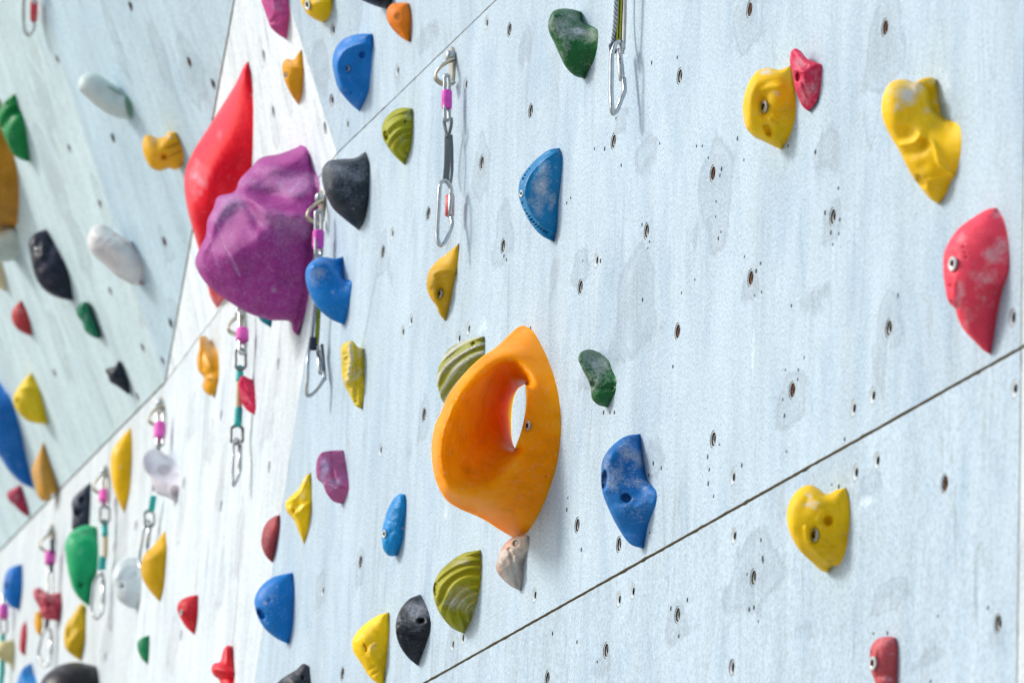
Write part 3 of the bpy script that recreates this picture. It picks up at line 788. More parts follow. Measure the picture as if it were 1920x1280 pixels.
    V = np.array(V)
    og = wallP[mid]
    o = mesh_obj('climbing_hold', V, F_, hold_mat(color, rough, chalkcol, grit, col2), None, True, og)
    me = o.data
    for nm, arr in (('chalk', ch), ('paint', pa)):
        at = me.attributes.new(nm, 'FLOAT', 'POINT'); at.data.foreach_set('value', np.array(arr, dtype=np.float32))
    tag(o, label, 'climbing hold', 'climbing holds bolted over the wall')
    # bolts, each facing straight out of the wall (tipped towards the face it sits in)
    for (cx, cy, rad, f) in bolts:
        j = np.argmin((PX[:, 0] - cx) ** 2 + (PX[:, 1] - cy) ** 2)
        rr_ = unit(rays([(cx, cy)])[0]); pos = front[j]
        pos = CAM + rr_ * ((pos - CAM) @ rr_) - rr_ * rad * .55
        q = bpy.data.objects.new('bolt', bolt_mesh()); COL.objects.link(q); q.parent = o
        q.location = Vector(pos - og); q.scale = (rad, rad, rad)
        nn = unit(fac.n - rr_ * .20); q.rotation_euler = Vector(nn).to_track_quat('Z', 'Y').to_euler()
    return o

HOLDS = []
def hold(*a, **k): HOLDS.append((a, k))
# colours (linear)
YEL = (.86, .53, .002); YELL = (.95, .60, .003); OCH = (.62, .36, .012); AMB = (.72, .33, .006); ORA = (.90, .20, .003); ORB = (.74, .19, .004)
BLU = (.004, .18, .56); BLUL = (.006, .25, .60); BLUD = (.008, .085, .30); SHELL = (.006, .19, .43)
BLK = (.016, .020, .028); GRY = (.045, .055, .07)
RED = (.72, .004, .018); REDP = (.80, .055, .10); CRIM = (.64, .03, .09); BRK = (.52, .08, .09)
PUR = (.31, .022, .27); PNK = (.46, .11, .28); GRN = (.004, .24, .085); GRD = (.006, .115, .045); FOR = (.012, .11, .030)
OLI = (.31, .31, .008); WHT = (.62, .66, .66); CREAM = (.62, .56, .36)
#HOLDS_BEGIN
# ---- right-hand part of the wall (frames are crops of the photo, see FR)
hold('L', FM, [(780, 524), (805, 620), (825, 760), (828, 880), (810, 1000), (765, 1115), (705, 1198)],
     [(640, 1170), (560, 1130), (480, 1090), (420, 1020), (398, 930), (398, 820), (420, 720), (460, 630), (520, 565), (600, 543), (690, 560)],
     YEL, "rounded yellow hold with a petal relief, overlapped at its corner by a crimson hold", w=.05, n_max=2600,
     feats=[('ridge', [(470, 1060), (430, 930), (440, 780), (510, 660), (620, 610), (760, 640)], 60, 22), ('dent', 560, 760, 90, 160, 26), ('dent', 700, 690, 70, 50, -14),
            ('dent', 560, 860, 50, 105, 20), ('bolt', 563, 857, .0085, 34, 78, 14, .2), ('hole', 590, 1040, 26, 58, 34, -.55),
            ('ridge', [(560, 720), (640, 690), (790, 720)], 26, 12), ('ridge', [(545, 960), (585, 1090), (640, 1110)], 18, 8), ('dent', 612, 957, 15, 17, -17), ('dent', 640, 920, 13, 17, -17), ('dent', 670, 948, 15, 15, -17), ('dent', 654, 990, 15, 17, -17), ('dent', 642, 955, 9, 10, 9),
            ('chalk', 590, 575, 70, 35, .75), ('chalk', 655, 748, 34, 26, .6), ('chalk', 420, 960, 25, 90, .35)])
hold('L', FM, [(985, 500), (1025, 520), (1028, 640), (1005, 760), (960, 850), (920, 890)],
     [(880, 860), (840, 780), (810, 690), (795, 600), (772, 490), (785, 410), (815, 388), (860, 410), (910, 470)],
     CRIM, "small jagged crimson hold touching the top right corner of a yellow one", w=.045, n_max=1500,
     feats=[('facet', [(850, 480), (960, 620), (880, 760), (850, 640)], .85), ('hole', 838, 618, 20, 40, 30), ('ridge', [(810, 400), (900, 500), (1020, 525)], 16, 10),
            ('ridge', [(810, 560), (930, 600), (960, 690)], 14, 14), ('ridge', [(850, 650), (900, 780), (960, 840)], 10, 12), ('noise', 60, 3),
            ('chalk', 860, 500, 60, 70, .45), ('chalk', 900, 730, 90, 90, .42), ('chalk', 980, 640, 40, 90, .3)])
hold('M', FM, [(665, 185), (672, 260), (690, 370), (722, 455), (838, 470), (850, 560), (845, 700), (805, 860), (770, 910), (735, 1000), (680, 1068)],
     [(620, 1030), (560, 960), (480, 850), (400, 690), (340, 590), (285, 470), (275, 360), (300, 260), (350, 200), (430, 183), (510, 202), (560, 178), (620, 170)],
     YEL, "big bone shaped yellow hold with a chalked white crown above the biggest red one", w=.07, n_max=3000,
     feats=[('ridge', [(500, 200), (570, 320), (610, 420), (740, 490)], 30, 26), ('ridge', [(535, 195), (610, 290), (650, 390), (725, 452)], 22, -34), ('ridge', [(655, 195), (665, 300), (700, 420)], 14, 10), ('dent', 640, 300, 60, 110, 30), ('dent', 470, 440, 70, 62, 24), ('dent', 445, 560, 82, 90, 42), ('dent', 575, 640, 44, 90, 30, .3),
            ('dent', 490, 700, 80, 70, 30), ('dent', 570, 790, 60, 60, 14), ('hole', 553, 905, 26, 56, 26, -.55), ('ridge', [(540, 570), (640, 640), (690, 780), (780, 860)], 18, 20), ('ridge', [(610, 900), (700, 880), (780, 850)], 14, 12), ('ridge', [(400, 650), (500, 630), (545, 590)], 15, 14),
            ('chalk', 450, 270, 110, 95, .95), ('chalk', 390, 380, 30, 50, .7), ('chalk', 590, 400, 35, 25, .6), ('chalk', 655, 345, 18, 20, .8), ('chalk', 640, 195, 35, 22, .7)])
hold('N', FM, [(710, 110), (760, 170), (795, 290), (812, 420), (805, 560), (760, 690), (725, 850), (700, 1000), (670, 1148)],
     [(620, 1120), (560, 1060), (480, 975), (432, 880), (418, 825), (370, 775), (345, 660), (333, 560), (340, 430), (380, 340), (450, 250), (560, 170), (650, 120)],
     REDP, "large tall red hold with chalky smears near the right edge of the wall", w=.055, n_max=2600,
     feats=[('bolt', 400, 507, .0084, 38, 78, 10, .35), ('dent', 395, 500, 80, 120, 8), ('hole', 385, 665, 16, 16, 14), ('hole', 392, 785, 18, 22, 16), ('ridge', [(415, 640), (412, 720), (415, 830)], 16, 10),
            ('ridge', [(440, 560), (600, 640), (760, 560)], 90, 14), ('chalk', 720, 430, 120, 95, .55), ('chalk', 620, 600, 110, 60, .5), ('chalk', 460, 700, 45, 110, .55), ('chalk', 620, 740, 60, 40, .3), ('chalk', 715, 160, 40, 25, .5), ('chalk', 460, 330, 45, 40, .4),
            ('hole', 480, 388, 7, 9, 8), ('hole', 492, 425, 7, 9, 8), ('hole', 502, 462, 7, 9, 8), ('chalk', 500, 900, 60, 80, .28)])
hold('P', FM, [(820, 262), (855, 360), (865, 500), (850, 720), (810, 900), (755, 1008), (720, 1002), (690, 992), (655, 1050)],
     [(600, 1035), (500, 950), (380, 830), (300, 680), (270, 520), (290, 410), (350, 310), (430, 250), (500, 240), (560, 270), (640, 325), (720, 290)],
     YEL, "heart shaped yellow hold just below the long dark joint at the right", w=.05, n_max=3000,
     feats=[('ridge', [(300, 620), (300, 450), (400, 330), (480, 300), (560, 400)], 80, 26), ('dent', 640, 575, 62, 62, 40), ('hole', 655, 570, 44, 46, 26), ('dent', 520, 690, 62, 120, 30), ('bolt', 525, 700, .0085, 34, 80, 20, .2),
            ('ridge', [(450, 640), (470, 760), (560, 880), (680, 985)], 24, 22), ('dent', 470, 870, 60, 110, 22, -.7), ('ridge', [(560, 560), (620, 480), (700, 500), (720, 600), (660, 660)], 20, 8),
            ('dent', 635, 768, 17, 15, -20), ('dent', 601, 818, 17, 17, -20), ('dent', 690, 812, 18, 17, -20), ('dent', 664, 862, 20, 15, -18), ('dent', 645, 815, 12, 12, 12),
            ('chalk', 475, 335, 34, 30, .8), ('chalk', 500, 415, 58, 42, .95)])
hold('Q', FM, [(640, 612), (668, 700), (670, 800), (668, 920), (665, 1060), (660, 1160)],
     [(560, 1200), (450, 1150), (425, 1040), (395, 960), (380, 860), (380, 740), (400, 680), (450, 625), (520, 602), (590, 600)],
     BRK, "dull red block hold with a silver bolt at the bottom right edge", w=.035, n_max=1800,
     feats=[('bolt', 408, 868, .0084, 34, 80, 8, .7), ('hole', 393, 775, 14, 36, 22), ('ridge', [(430, 1000), (540, 985), (660, 980)], 30, -12), ('ridge', [(440, 740), (430, 860), (430, 980)], 18, 14), ('noise', 90, 2), ('chalk', 540, 650, 110, 50, .35), ('chalk', 560, 1030, 90, 40, .3)])
hold('K', FM, [(522, 90), (540, 165), (600, 190), (652, 225), (655, 300), (630, 430), (590, 520), (545, 592)],
     [(470, 570), (400, 500), (360, 420), (320, 330), (275, 230), (275, 150), (310, 85), (380, 65), (460, 72)],
     FOR, "dark green fist-shaped hold dusted with chalk, left of the hanging clip at the top", w=.05, n_max=2400,
     feats=[('ridge', [(320, 110), (430, 130), (520, 180), (640, 215)], 34, 22), ('dent', 480, 110, 60, 28, 22), ('dent', 500, 450, 120, 110, 10), ('noise', 90, 2),
            ('chalk', 370, 190, 110, 120, .62), ('chalk', 510, 250, 110, 60, .85), ('chalk', 400, 350, 50, 80, .4), ('chalk', 600, 230, 40, 40, .3)], rough=.38)
hold('H', FM, [(1130, 632), (1150, 670), (1145, 800), (1130, 930), (1120, 1080), (1100, 1145)],
     [(1040, 1115), (985, 1060), (930, 960), (908, 880), (920, 800), (960, 740), (1020, 680), (1080, 640)],
     SHELL, "blue shell shaped hold with a beaded rim and whitened flat face", w=.05, n_max=3200, rough=.3, p=.35,
     feats=[('ridge', [(1110, 640), (1030, 690), (955, 770), (925, 860), (945, 960), (1010, 1060), (1095, 1120)], 15, -9), ('ridge', [(1120, 655), (1040, 700), (970, 780), (942, 860), (960, 950), (1020, 1040), (1100, 1095)], 10, 7)] +
           [('dent', x, y, 6.5, 6.5, 17) for x, y in ((945, 975), (957, 992), (969, 1007), (981, 1022), (993, 1036), (1006, 1050), (1020, 1062), (1034, 1073), (1048, 1083), (1062, 1092), (936, 955), (930, 935), (935, 800), (945, 780), (957, 762), (970, 746))] +
           [('bolt', 924, 882, .0055, 10, 26, 6, .5), ('dent', 1050, 880, 70, 120, 14), ('chalk', 1040, 840, 60, 110, .75), ('chalk', 1010, 930, 40, 80, .6), ('chalk', 1090, 920, 30, 50, .5)])
hold('I', FM, [(295, 103), (292, 200), (270, 320), (240, 460), (220, 532)],
     [(185, 490), (170, 450), (130, 390), (115, 320), (130, 255), (180, 195), (240, 150)],
     OCH, "ochre beak-shaped hold under the middle clip, with a silver bolt in its hollow", w=.045, n_max=1500,
     feats=[('ridge', [(135, 330), (150, 270), (200, 250), (280, 265)], 24, 16), ('dent', 190, 370, 34, 80, 18), ('ridge', [(165, 300), (160, 380), (175, 450)], 12, 8), ('bolt', 187, 378, .0075, 17, 32, 6, .7), ('chalk', 215, 172, 14, 10, .5)])
hold('I', FM, [(432, 612), (437, 700), (410, 850), (340, 960), (265, 1025)],
     [(205, 970), (180, 900), (172, 840), (190, 760), (240, 680), (330, 632), (390, 615)],
     (.28, .30, .03), "olive hold with chalky white stripes half hidden behind the big orange ring", w=.055, n_max=2600,
     feats=[('stripes', 520, 1120, 52, 7, 1.15, .85), ('hole', 372, 655, 12, 15, 14), ('chalk', 280, 760, 60, 160, .35)])
hold('I', FM, [(1060, 700), (1110, 735), (1135, 800), (1158, 840), (1150, 920), (1105, 1000)],
     [(1050, 985), (1018, 950), (1012, 900), (1000, 860), (960, 780), (943, 730), (960, 695), (1010, 683)],
     FOR, "small dark green kidney-shaped hold whitened with chalk, to the right of the orange ring", w=.035, n_max=1600,
     feats=[('hole', 1022, 872, 15, 17, 16), ('hole', 1130, 898, 7, 7, 6), ('ridge', [(1000, 860), (1060, 900), (1140, 880)], 14, -10), ('noise', 50, 2.), ('chalk', 1030, 770, 75, 90, .7), ('chalk', 1110, 830, 30, 40, .3), ('chalk', 1015, 900, 20, 14, .5)], rough=.35)
hold('J', FM, [(1085, 130), (1095, 200), (1120, 340), (1165, 395), (1160, 460), (1125, 550), (1110, 620), (1100, 660)],
     [(1040, 640), (980, 560), (940, 480), (910, 400), (903, 300), (915, 240), (960, 180), (1020, 140)],
     (.006, .14, .42), "large blue hold with a chalked upper half, right of the orange ring", w=.05, n_max=2800,
     feats=[('hole', 920, 345, 13, 46, 26, .08), ('hole', 1018, 426, 25, 20, 26, .4), ('dent', 1010, 270, 36, 60, 22), ('ridge', [(960, 230), (1020, 190), (1070, 220), (1090, 320), (1130, 390)], 26, 14), ('dent', 1080, 470, 30, 20, -8), ('ridge', [(930, 520), (1020, 480), (1150, 440)], 34, 8),
            ('ridge', [(1000, 640), (1040, 560), (1100, 520)], 40, -8), ('noise', 70, 1.8), ('chalk', 1040, 230, 55, 70, .62), ('chalk', 950, 330, 50, 60, .6), ('chalk', 1070, 360, 60, 25, .6), ('chalk', 930, 260, 20, 50, .3), ('chalk', 1060, 470, 70, 60, .16)])
RING = dict(right=[(985, 719), (987, 750), (984, 777), (976, 812), (965, 841)], left=[(965, 841), (960, 822), (959, 790), (962, 755), (970, 731), (985, 719)],
            crest=[(987, 711), (978, 690), (960, 675), (936, 672), (906, 690), (875, 722), (853, 754), (834, 798), (826, 835), (827, 869), (835, 896), (852, 914), (880, 920), (920, 902), (950, 870), (965, 845)])
hold('X', FM, [(983, 610), (997, 616), (1014, 643), (1032, 681), (1045, 722), (1052, 764), (1054, 800), (1053, 820), (1046, 870), (1030, 922), (1008, 971), (985, 1002), (963, 1008)],
     [(939, 994), (902, 971), (857, 951), (837, 937), (819, 906), (811, 874), (809, 833), (817, 792), (825, 777), (839, 743), (863, 709), (897, 674), (932, 649), (956, 626), (973, 612)],
     (1.0, .29, .0003), "giant bright orange ring-shaped hold with a round see-through opening", w=.085, n_max=4600, rough=.36, ring=RING, chalk0=0., grit=.1,
     feats=[('bolt', 989, 798, .0075, 4.5, 10.5, 1.2, .4), ('hole', 1025, 892, 2.5, 2.5, 2), ('ridge', [(1013, 790), (1022, 785), (1028, 795), (1024, 812), (1014, 815)], 1.4, 1.2), ('ridge', [(1004, 806), (1008, 812)], 1.3, 1.1), ('ridge', [(1003, 771), (1012, 768), (1016, 772)], 1.2, 1.)])
hold('J', FM, [(570, 605), (575, 650), (550, 720), (545, 800), (535, 855)],
     [(490, 835), (440, 790), (418, 750), (425, 700), (455, 640), (510, 600), (550, 597)],
     (.50, .44, .38), "small marbled cream and rose hold right beneath the tip of the orange ring", w=.035, n_max=1500, rough=.3, col2=(.55, .22, .12), chalkcol=(.66, .66, .64),
     feats=[('hole', 512, 635, 16, 16, 12), ('ridge', [(480, 660), (500, 740), (520, 840)], 9, -8), ('ridge', [(430, 720), (470, 740), (540, 690)], 14, 8), ('chalk', 490, 760, 40, 80, .6), ('paint', 470, 640, 36, 20, .5, -.7), ('paint', 432, 765, 10, 40, .45, -.4), ('noise', 40, 2)])
hold('J', FM, [(348, 665), (355, 730), (350, 820), (330, 920), (300, 1000), (270, 1052)],
     [(215, 1025), (160, 960), (135, 900), (128, 840), (150, 780), (200, 725), (270, 680)],
     OLI, "largest olive green ribbed hold, near the bottom below the orange ring", w=.055, n_max=3000,
     feats=[('stripes', 330, 960, 40, 6.5, 1.05), ('hole', 141, 846, 11, 34, 20), ('chalk', 265, 905, 75, 60, .62), ('chalk', 260, 725, 60, 16, .45), ('chalk', 210, 870, 25, 25, .5)])
hold('G', FM, [(1300, 748), (1340, 820), (1368, 870), (1373, 970), (1340, 1060), (1310, 1120), (1285, 1172)],
     [(1235, 1130), (1185, 1060), (1160, 980), (1162, 900), (1190, 830), (1240, 775)],
     BLK, "black angular hold with scuffed grey top between a yellow and an olive one", w=.05, n_max=2200, rough=.35,
     feats=[('facet', [(1250, 860), (1230, 1030), (1330, 960), (1290, 1040)], .7, 60), ('ridge', [(1165, 950), (1250, 975), (1330, 990)], 12, 10), ('ridge', [(1275, 905), (1300, 880), (1340, 895), (1340, 925), (1300, 935), (1275, 905)], 9, 8), ('hole', 1307, 906, 24, 15, 22),
            ('ridge', [(1165, 975), (1240, 1000), (1330, 1010)], 14, -12), ('chalk', 1270, 840, 100, 80, .85), ('chalk', 1180, 900, 18, 60, .5), ('chalk', 1290, 940, 70, 30, .35), ('noise', 60, 2.2)], chalkcol=(.34, .37, .42))
hold('G', FM, [(1118, 855), (1122, 960), (1110, 1100), (1100, 1200), (1088, 1290)],
     [(1060, 1287), (1000, 1240), (950, 1160), (905, 1090), (897, 1030), (920, 980), (980, 920), (1060, 870)],
     YELL, "bright yellow pointed hold with a scar, left of the black angular one", w=.05, n_max=2400,
     feats=[('ridge', [(1000, 1090), (1060, 1200), (1090, 1270)], 18, 9), ('hole', 975, 1058, 7, 20, 14, -.4), ('hole', 982, 1085, 6, 12, 9, .2), ('ridge', [(1010, 1060), (1035, 1040)], 6, 6, .7), ('ridge', [(1012, 1095), (1000, 1060)], 5, 5, .5), ('ridge', [(1010, 1070), (1050, 1060)], 5, 5, .3), ('ridge', [(1000, 1200), (1050, 1170), (1100, 1120)], 12, -7), ('ridge', [(1020, 1230), (1060, 1200)], 8, -8), ('dent', 985, 1070, 30, 40, 8), ('noise', 80, 1.6)])
hold('G', FM, [(1215, 150), (1225, 230), (1215, 320), (1205, 420), (1170, 515)],
     [(1120, 518), (1085, 480), (1075, 400), (1085, 320), (1115, 230), (1150, 170), (1185, 145)],
     BLUL, "small long blue hold with two bolt holes, left of the orange ring", w=.04, n_max=1500, rough=.4,
     feats=[('hole', 1132, 216, 15, 24, 18, .5), ('bolt', 1090, 386, .007, 13, 32, 6, .5), ('ridge', [(1190, 180), (1175, 320), (1140, 460)], 30, 10), ('dent', 1200, 350, 16, 40, 10), ('chalk', 1200, 350, 8, 10, .8), ('chalk', 1160, 325, 6, 8, .6), ('chalk', 1095, 300, 12, 20, .4), ('noise', 60, 2)])
hold('G', FM, [(640, 1180), (648, 1260), (650, 1330), (640, 1420)],
     [(560, 1450), (440, 1380), (425, 1310), (455, 1270), (500, 1235), (560, 1200), (605, 1162)],
     (.03, .036, .045), "dusty black hold half cut off at the bottom, left of a bright yellow one", w=.045, n_max=1400, rough=.4, chalkcol=(.36, .38, .42),
     feats=[('facet', [(520, 1260), (600, 1230), (560, 1340)], .8, 50), ('hole', 600, 1248, 12, 16, 16), ('ridge', [(500, 1235), (560, 1270), (600, 1250)], 14, 8), ('chalk', 510, 1250, 50, 30, .5), ('chalk', 570, 1210, 40, 20, .4), ('noise', 50, 2)])
hold('G', FM, [(540, 615), (552, 720), (548, 850), (540, 960), (518, 1048)],
     [(440, 1010), (370, 950), (330, 880), (310, 800), (315, 760), (350, 700), (420, 645)],
     BLU, "smooth domed blue hold with a wide bolt hole, above the red knob", w=.05, n_max=2200, rough=.42,
     feats=[('hole', 352, 866, 20, 38, 34, -.6), ('dent', 362, 880, 38, 60, 8, -.6), ('dent', 402, 785, 13, 13, 8), ('chalk', 375, 800, 16, 20, .5), ('chalk', 430, 780, 60, 60, .2), ('chalk', 380, 920, 20, 18, .3)])
hold('G', FM, [(462, 270), (466, 340), (450, 430), (440, 480), (418, 558)],
     [(380, 520), (352, 450), (355, 390), (375, 330), (420, 285)],
     (.36, .05, .06), "small dull red crescent hold left of the glossy pointed yellow one", w=.04, n_max=1000, feats=[('chalk', 390, 420, 30, 70, .25), ('ridge', [(450, 290), (425, 400), (410, 500)], 22, 10)])
hold('G', FM, [(650, 15), (655, 120), (655, 230), (640, 350), (610, 452)],
     [(575, 370), (545, 300), (505, 250), (495, 200), (520, 165), (570, 120), (610, 50)],
     YELL, "glossy yellow star-pointed hold beside the faceted pink one", w=.045, n_max=1600, rough=.25,
     feats=[('ridge', [(505, 190), (560, 160), (620, 60)], 14, 10), ('ridge', [(520, 235), (560, 260), (600, 230), (640, 200)], 12, 10), ('dent', 570, 215, 30, 40, 12), ('hole', 547, 250, 10, 16, 9), ('ridge', [(555, 290), (600, 330), (640, 260)], 12, 6), ('chalk', 615, 65, 10, 18, .7), ('chalk', 600, 150, 18, 40, .4)])
hold('G', FW, [(180, 1060), (188, 1150), (192, 1230), (190, 1340)],
     [(110, 1340), (100, 1262), (65, 1232), (52, 1190), (70, 1160), (102, 1152), (125, 1080), (150, 1052)],
     RED, "bright red knob hold at the bottom edge, below the domed blue one", w=.05, n_max=1400, rough=.35,
     feats=[('ridge', [(60, 1190), (110, 1200), (185, 1215)], 26, 20), ('ridge', [(120, 1255), (190, 1265)], 14, -12), ('ridge', [(150, 1070), (155, 1160)], 24, 8), ('chalk', 90, 1185, 30, 14, .25)])
hold('Fz', FM, [(1055, 270), (1060, 400), (1058, 520), (1045, 602)],
     [(1010, 585), (975, 520), (940, 450), (930, 340), (930, 260), (975, 228), (1000, 235), (1020, 262)],
     (.66, .50, .02), "yellow ridged hold frosted with white, below the notched blue one", w=.035, n_max=1600,
     feats=[('ridge', [(975, 235), (985, 330), (965, 440)], 18, 16, .7), ('ridge', [(1000, 255), (1005, 380), (1010, 560)], 12, -12), ('ridge', [(945, 450), (990, 440), (1040, 400)], 14, 8, .6), ('noise', 44, 3.5), ('chalk', 1035, 290, 25, 30, .6), ('chalk', 1010, 410, 14, 30, .8), ('chalk', 935, 300, 10, 50, .5), ('chalk', 990, 500, 20, 30, .3)])
hold('Fz', FM, [(935, 825), (955, 880), (970, 990), (968, 1070), (935, 1118)],
     [(890, 1105), (850, 1060), (830, 1010), (800, 980), (797, 880), (820, 840), (870, 828)],
     PNK, "faceted pink hold with a bluish chalked band, right of the pointed yellow one", w=.035, n_max=1500,
     feats=[('facet', [(840, 920), (920, 900), (900, 1070), (860, 1020)], .85, 45), ('ridge', [(870, 840), (880, 930), (905, 1010), (965, 1040)], 10, -9), ('ridge', [(840, 1010), (890, 1030), (960, 1050)], 8, 7), ('chalk', 835, 930, 34, 90, .9), ('chalk', 890, 1000, 55, 35, .75), ('noise', 60, 1.6)], chalkcol=(.42, .40, .62))
# ---- holds round the fold
hold('C', FM, [(975, 118), (993, 160), (998, 260), (990, 380), (970, 470), (940, 512)],
     [(880, 465), (810, 400), (775, 330), (757, 260), (760, 200), (790, 165), (850, 155), (920, 150)],
     (.022, .032, .042), "large smooth black hold with a chalky grey top, right of the purple one", w=.06, n_max=2200, rough=.35, chalkcol=(.34, .40, .48),
     feats=[('ridge', [(800, 180), (880, 190), (970, 150)], 40, 12), ('dent', 900, 300, 80, 60, 10), ('ridge', [(790, 320), (880, 380), (960, 350)], 40, 14), ('chalk', 860, 230, 110, 80, .62), ('chalk', 950, 200, 40, 60, .4), ('chalk', 920, 370, 50, 30, .22), ('chalk', 912, 402, 8, 8, .8)])
hold('C', FM, [(862, 642), (864, 690), (870, 752), (905, 760), (900, 860), (885, 940), (868, 985)],
     [(800, 955), (740, 905), (700, 840), (675, 760), (680, 700), (720, 655), (770, 645), (820, 652)],
     (.005, .19, .58), "notched blue claw-shaped hold hanging over a clip sling, below the smooth black one", w=.05, n_max=2200, rough=.4,
     feats=[('ridge', [(720, 690), (780, 690), (850, 740), (900, 770)], 30, 18), ('dent', 830, 690, 40, 36, 24), ('chalk', 735, 735, 55, 50, .5), ('chalk', 740, 670, 40, 20, .3), ('chalk', 810, 820, 10, 10, .6)])
hold('C', FW, [(690, 35), (715, 60), (732, 200), (745, 330), (730, 480), (715, 620), (690, 850), (660, 960), (630, 1035)],
     [(610, 1010), (600, 970), (500, 960), (400, 930), (310, 880), (200, 800), (150, 740), (122, 670), (150, 590), (175, 540), (185, 460), (215, 400), (235, 345), (320, 318), (345, 260), (400, 200), (450, 150), (540, 130), (610, 105), (644, 88), (658, 58), (672, 38)],
     (.34, .035, .25), "huge craggy purple hold scratched and chalked, overlapping a red one", w=.16, n_max=3600, rough=.5,
     feats=[('facet', [(300, 520), (440, 720), (610, 560), (560, 230), (640, 820), (230, 700), (470, 200)], .65, 60), ('ridge', [(150, 600), (225, 450), (300, 370), (400, 360), (480, 420), (600, 450), (720, 440)], 34, 34), ('dent', 520, 350, 150, 40, 16, .15), ('ridge', [(360, 270), (460, 190), (580, 170), (690, 110)], 50, 30), ('ridge', [(150, 700), (280, 640), (460, 560), (640, 420)], 110, 30), ('dent', 500, 330, 120, 50, 34, .1), ('ridge', [(320, 330), (400, 400), (440, 480)], 26, -16),
            ('ridge', [(440, 170), (560, 200), (690, 120)], 40, 26), ('ridge', [(560, 460), (620, 540), (700, 590)], 18, -10), ('ridge', [(600, 430), (660, 490), (720, 520)], 14, 8),
            ('ridge', [(690, 60), (712, 200), (722, 360), (700, 620), (668, 860), (625, 1000)], 16, -26), ('ridge', [(610, 1005), (640, 960), (690, 800)], 30, 10), ('noise', 190, 4), ('noise', 70, 1.2),
            ('ridge', [(225, 440), (260, 560), (345, 735)], 7, -2, .75), ('ridge', [(190, 520), (215, 620), (240, 700)], 6, -1.5, .55),
            ('chalk', 560, 270, 190, 70, .75), ('chalk', 300, 400, 120, 80, .7), ('chalk', 560, 480, 170, 110, .6), ('chalk', 240, 450, 80, 90, .42), ('chalk', 430, 700, 260, 200, .14), ('chalk', 520, 810, 22, 22, .6), ('chalk', 305, 535, 14, 22, .6), ('chalk', 150, 680, 30, 60, .4)], chalkcol=(.56, .42, .64), chalk0=.16)
hold('X', FWU, [(466, 115), (474, 160), (476, 250), (470, 350), (457, 450), (437, 530), (408, 579)],
     [(396, 560), (382, 505), (369, 456), (350, 386), (346, 330), (360, 289), (390, 240), (416, 199), (442, 157), (459, 122)],
     (.78, .002, .02), "tall smooth flame-shaped bright red hold behind the purple one", w=.13, n_max=2600, rough=.3, grit=.4,
     feats=[('ridge', [(462, 140), (430, 230), (395, 330), (400, 440), (405, 560)], 26, 10), ('chalk', 372, 330, 16, 24, .85), ('chalk', 362, 350, 14, 26, .5), ('chalk', 372, 365, 5, 22, .5, .6), ('chalk', 412, 252, 5, 10, .5), ('chalk', 470, 178, 3, 5, .6)], chalkcol=(.70, .42, .50))
hold('Fz', FW, [(548, 100), (551, 130), (546, 156)], [(515, 138), (480, 105), (500, 60), (530, 62)], (.006, .20, .26), "small teal hold whose tip alone shows beneath the purple one", w=.02, n_max=300)
hold('Fz', FW, [(215, 230), (250, 270), (265, 350), (262, 450), (240, 532)],
     [(200, 520), (172, 480), (180, 430), (150, 390), (142, 320), (155, 270), (160, 210), (185, 200)],
     AMB, "lumpy amber hold on the brightest panel, left of a pink and teal clip sling", w=.05, n_max=1500, rough=.3,
     feats=[('ridge', [(185, 215), (200, 300), (215, 370)], 20, 12), ('ridge', [(190, 440), (215, 430), (240, 440)], 14, 8), ('hole', 229, 446, 6, 8, 6), ('ridge', [(172, 300), (175, 380)], 12, -8), ('chalk', 205, 300, 10, 36, .4), ('chalk', 229, 440, 8, 8, .7)])
hold('Fz', FW, [(445, 440), (465, 510), (470, 560), (458, 632)],
     [(420, 610), (390, 570), (378, 520), (370, 450), (395, 418), (420, 430)],
     (.58, .012, .07), "small angular crimson hold covering part of a teal-taped sling below the purple one", w=.035, n_max=1200, feats=[('facet', [(410, 480), (440, 520), (430, 590), (390, 500)], .85, 35), ('hole', 418, 574, 5, 6, 6), ('chalk', 405, 540, 18, 10, .3), ('ridge', [(395, 430), (430, 500), (465, 520)], 8, 6)])
hold('B', FWU, [(875, -60), (885, 20), (900, 90), (885, 200), (865, 298)],
     [(800, 255), (745, 200), (735, 170), (700, 70), (680, 10), (690, -60), (780, -90)],
     (.54, .07, .27), "plum pink faceted hold cut off by the top edge, above a small amber one", w=.05, n_max=1600,
     feats=[('facet', [(740, 60), (830, 60), (850, 200), (790, 150)], .8, 50), ('ridge', [(750, 170), (820, 110), (895, 90)], 12, -10), ('ridge', [(740, 190), (800, 190), (850, 150)], 12, 10), ('chalk', 790, 40, 60, 60, .45), ('chalk', 760, 140, 30, 30, .3)], chalkcol=(.55, .40, .60))
hold('B', FT1, [(1215, -30), (1218, 50), (1205, 110), (1180, 150), (1150, 172)],
     [(1090, 150), (1030, 110), (990, 50), (975, 0), (980, -60), (1080, -110), (1170, -90)],
     YEL, "yellow hold with a large silver bolt, cut off by the top edge", w=.05, n_max=1500, feats=[('dent', 1030, 40, 50, 50, 14), ('bolt', 1027, 38, .0095, 24, 38, 8, .6), ('ridge', [(1060, 30), (1130, 20), (1200, 20)], 20, 8), ('chalk', 1100, 10, 40, 20, .4)])
hold('B', FT, [(1665, -30), (1668, 10), (1650, 45), (1620, 72)],
     [(1560, 55), (1480, 25), (1430, 0), (1400, -30), (1480, -90), (1600, -100)], (.010, .012, .014), "black hold whose underside alone shows at the top edge, touching an orange one", w=.045, n_max=900, rough=.4)
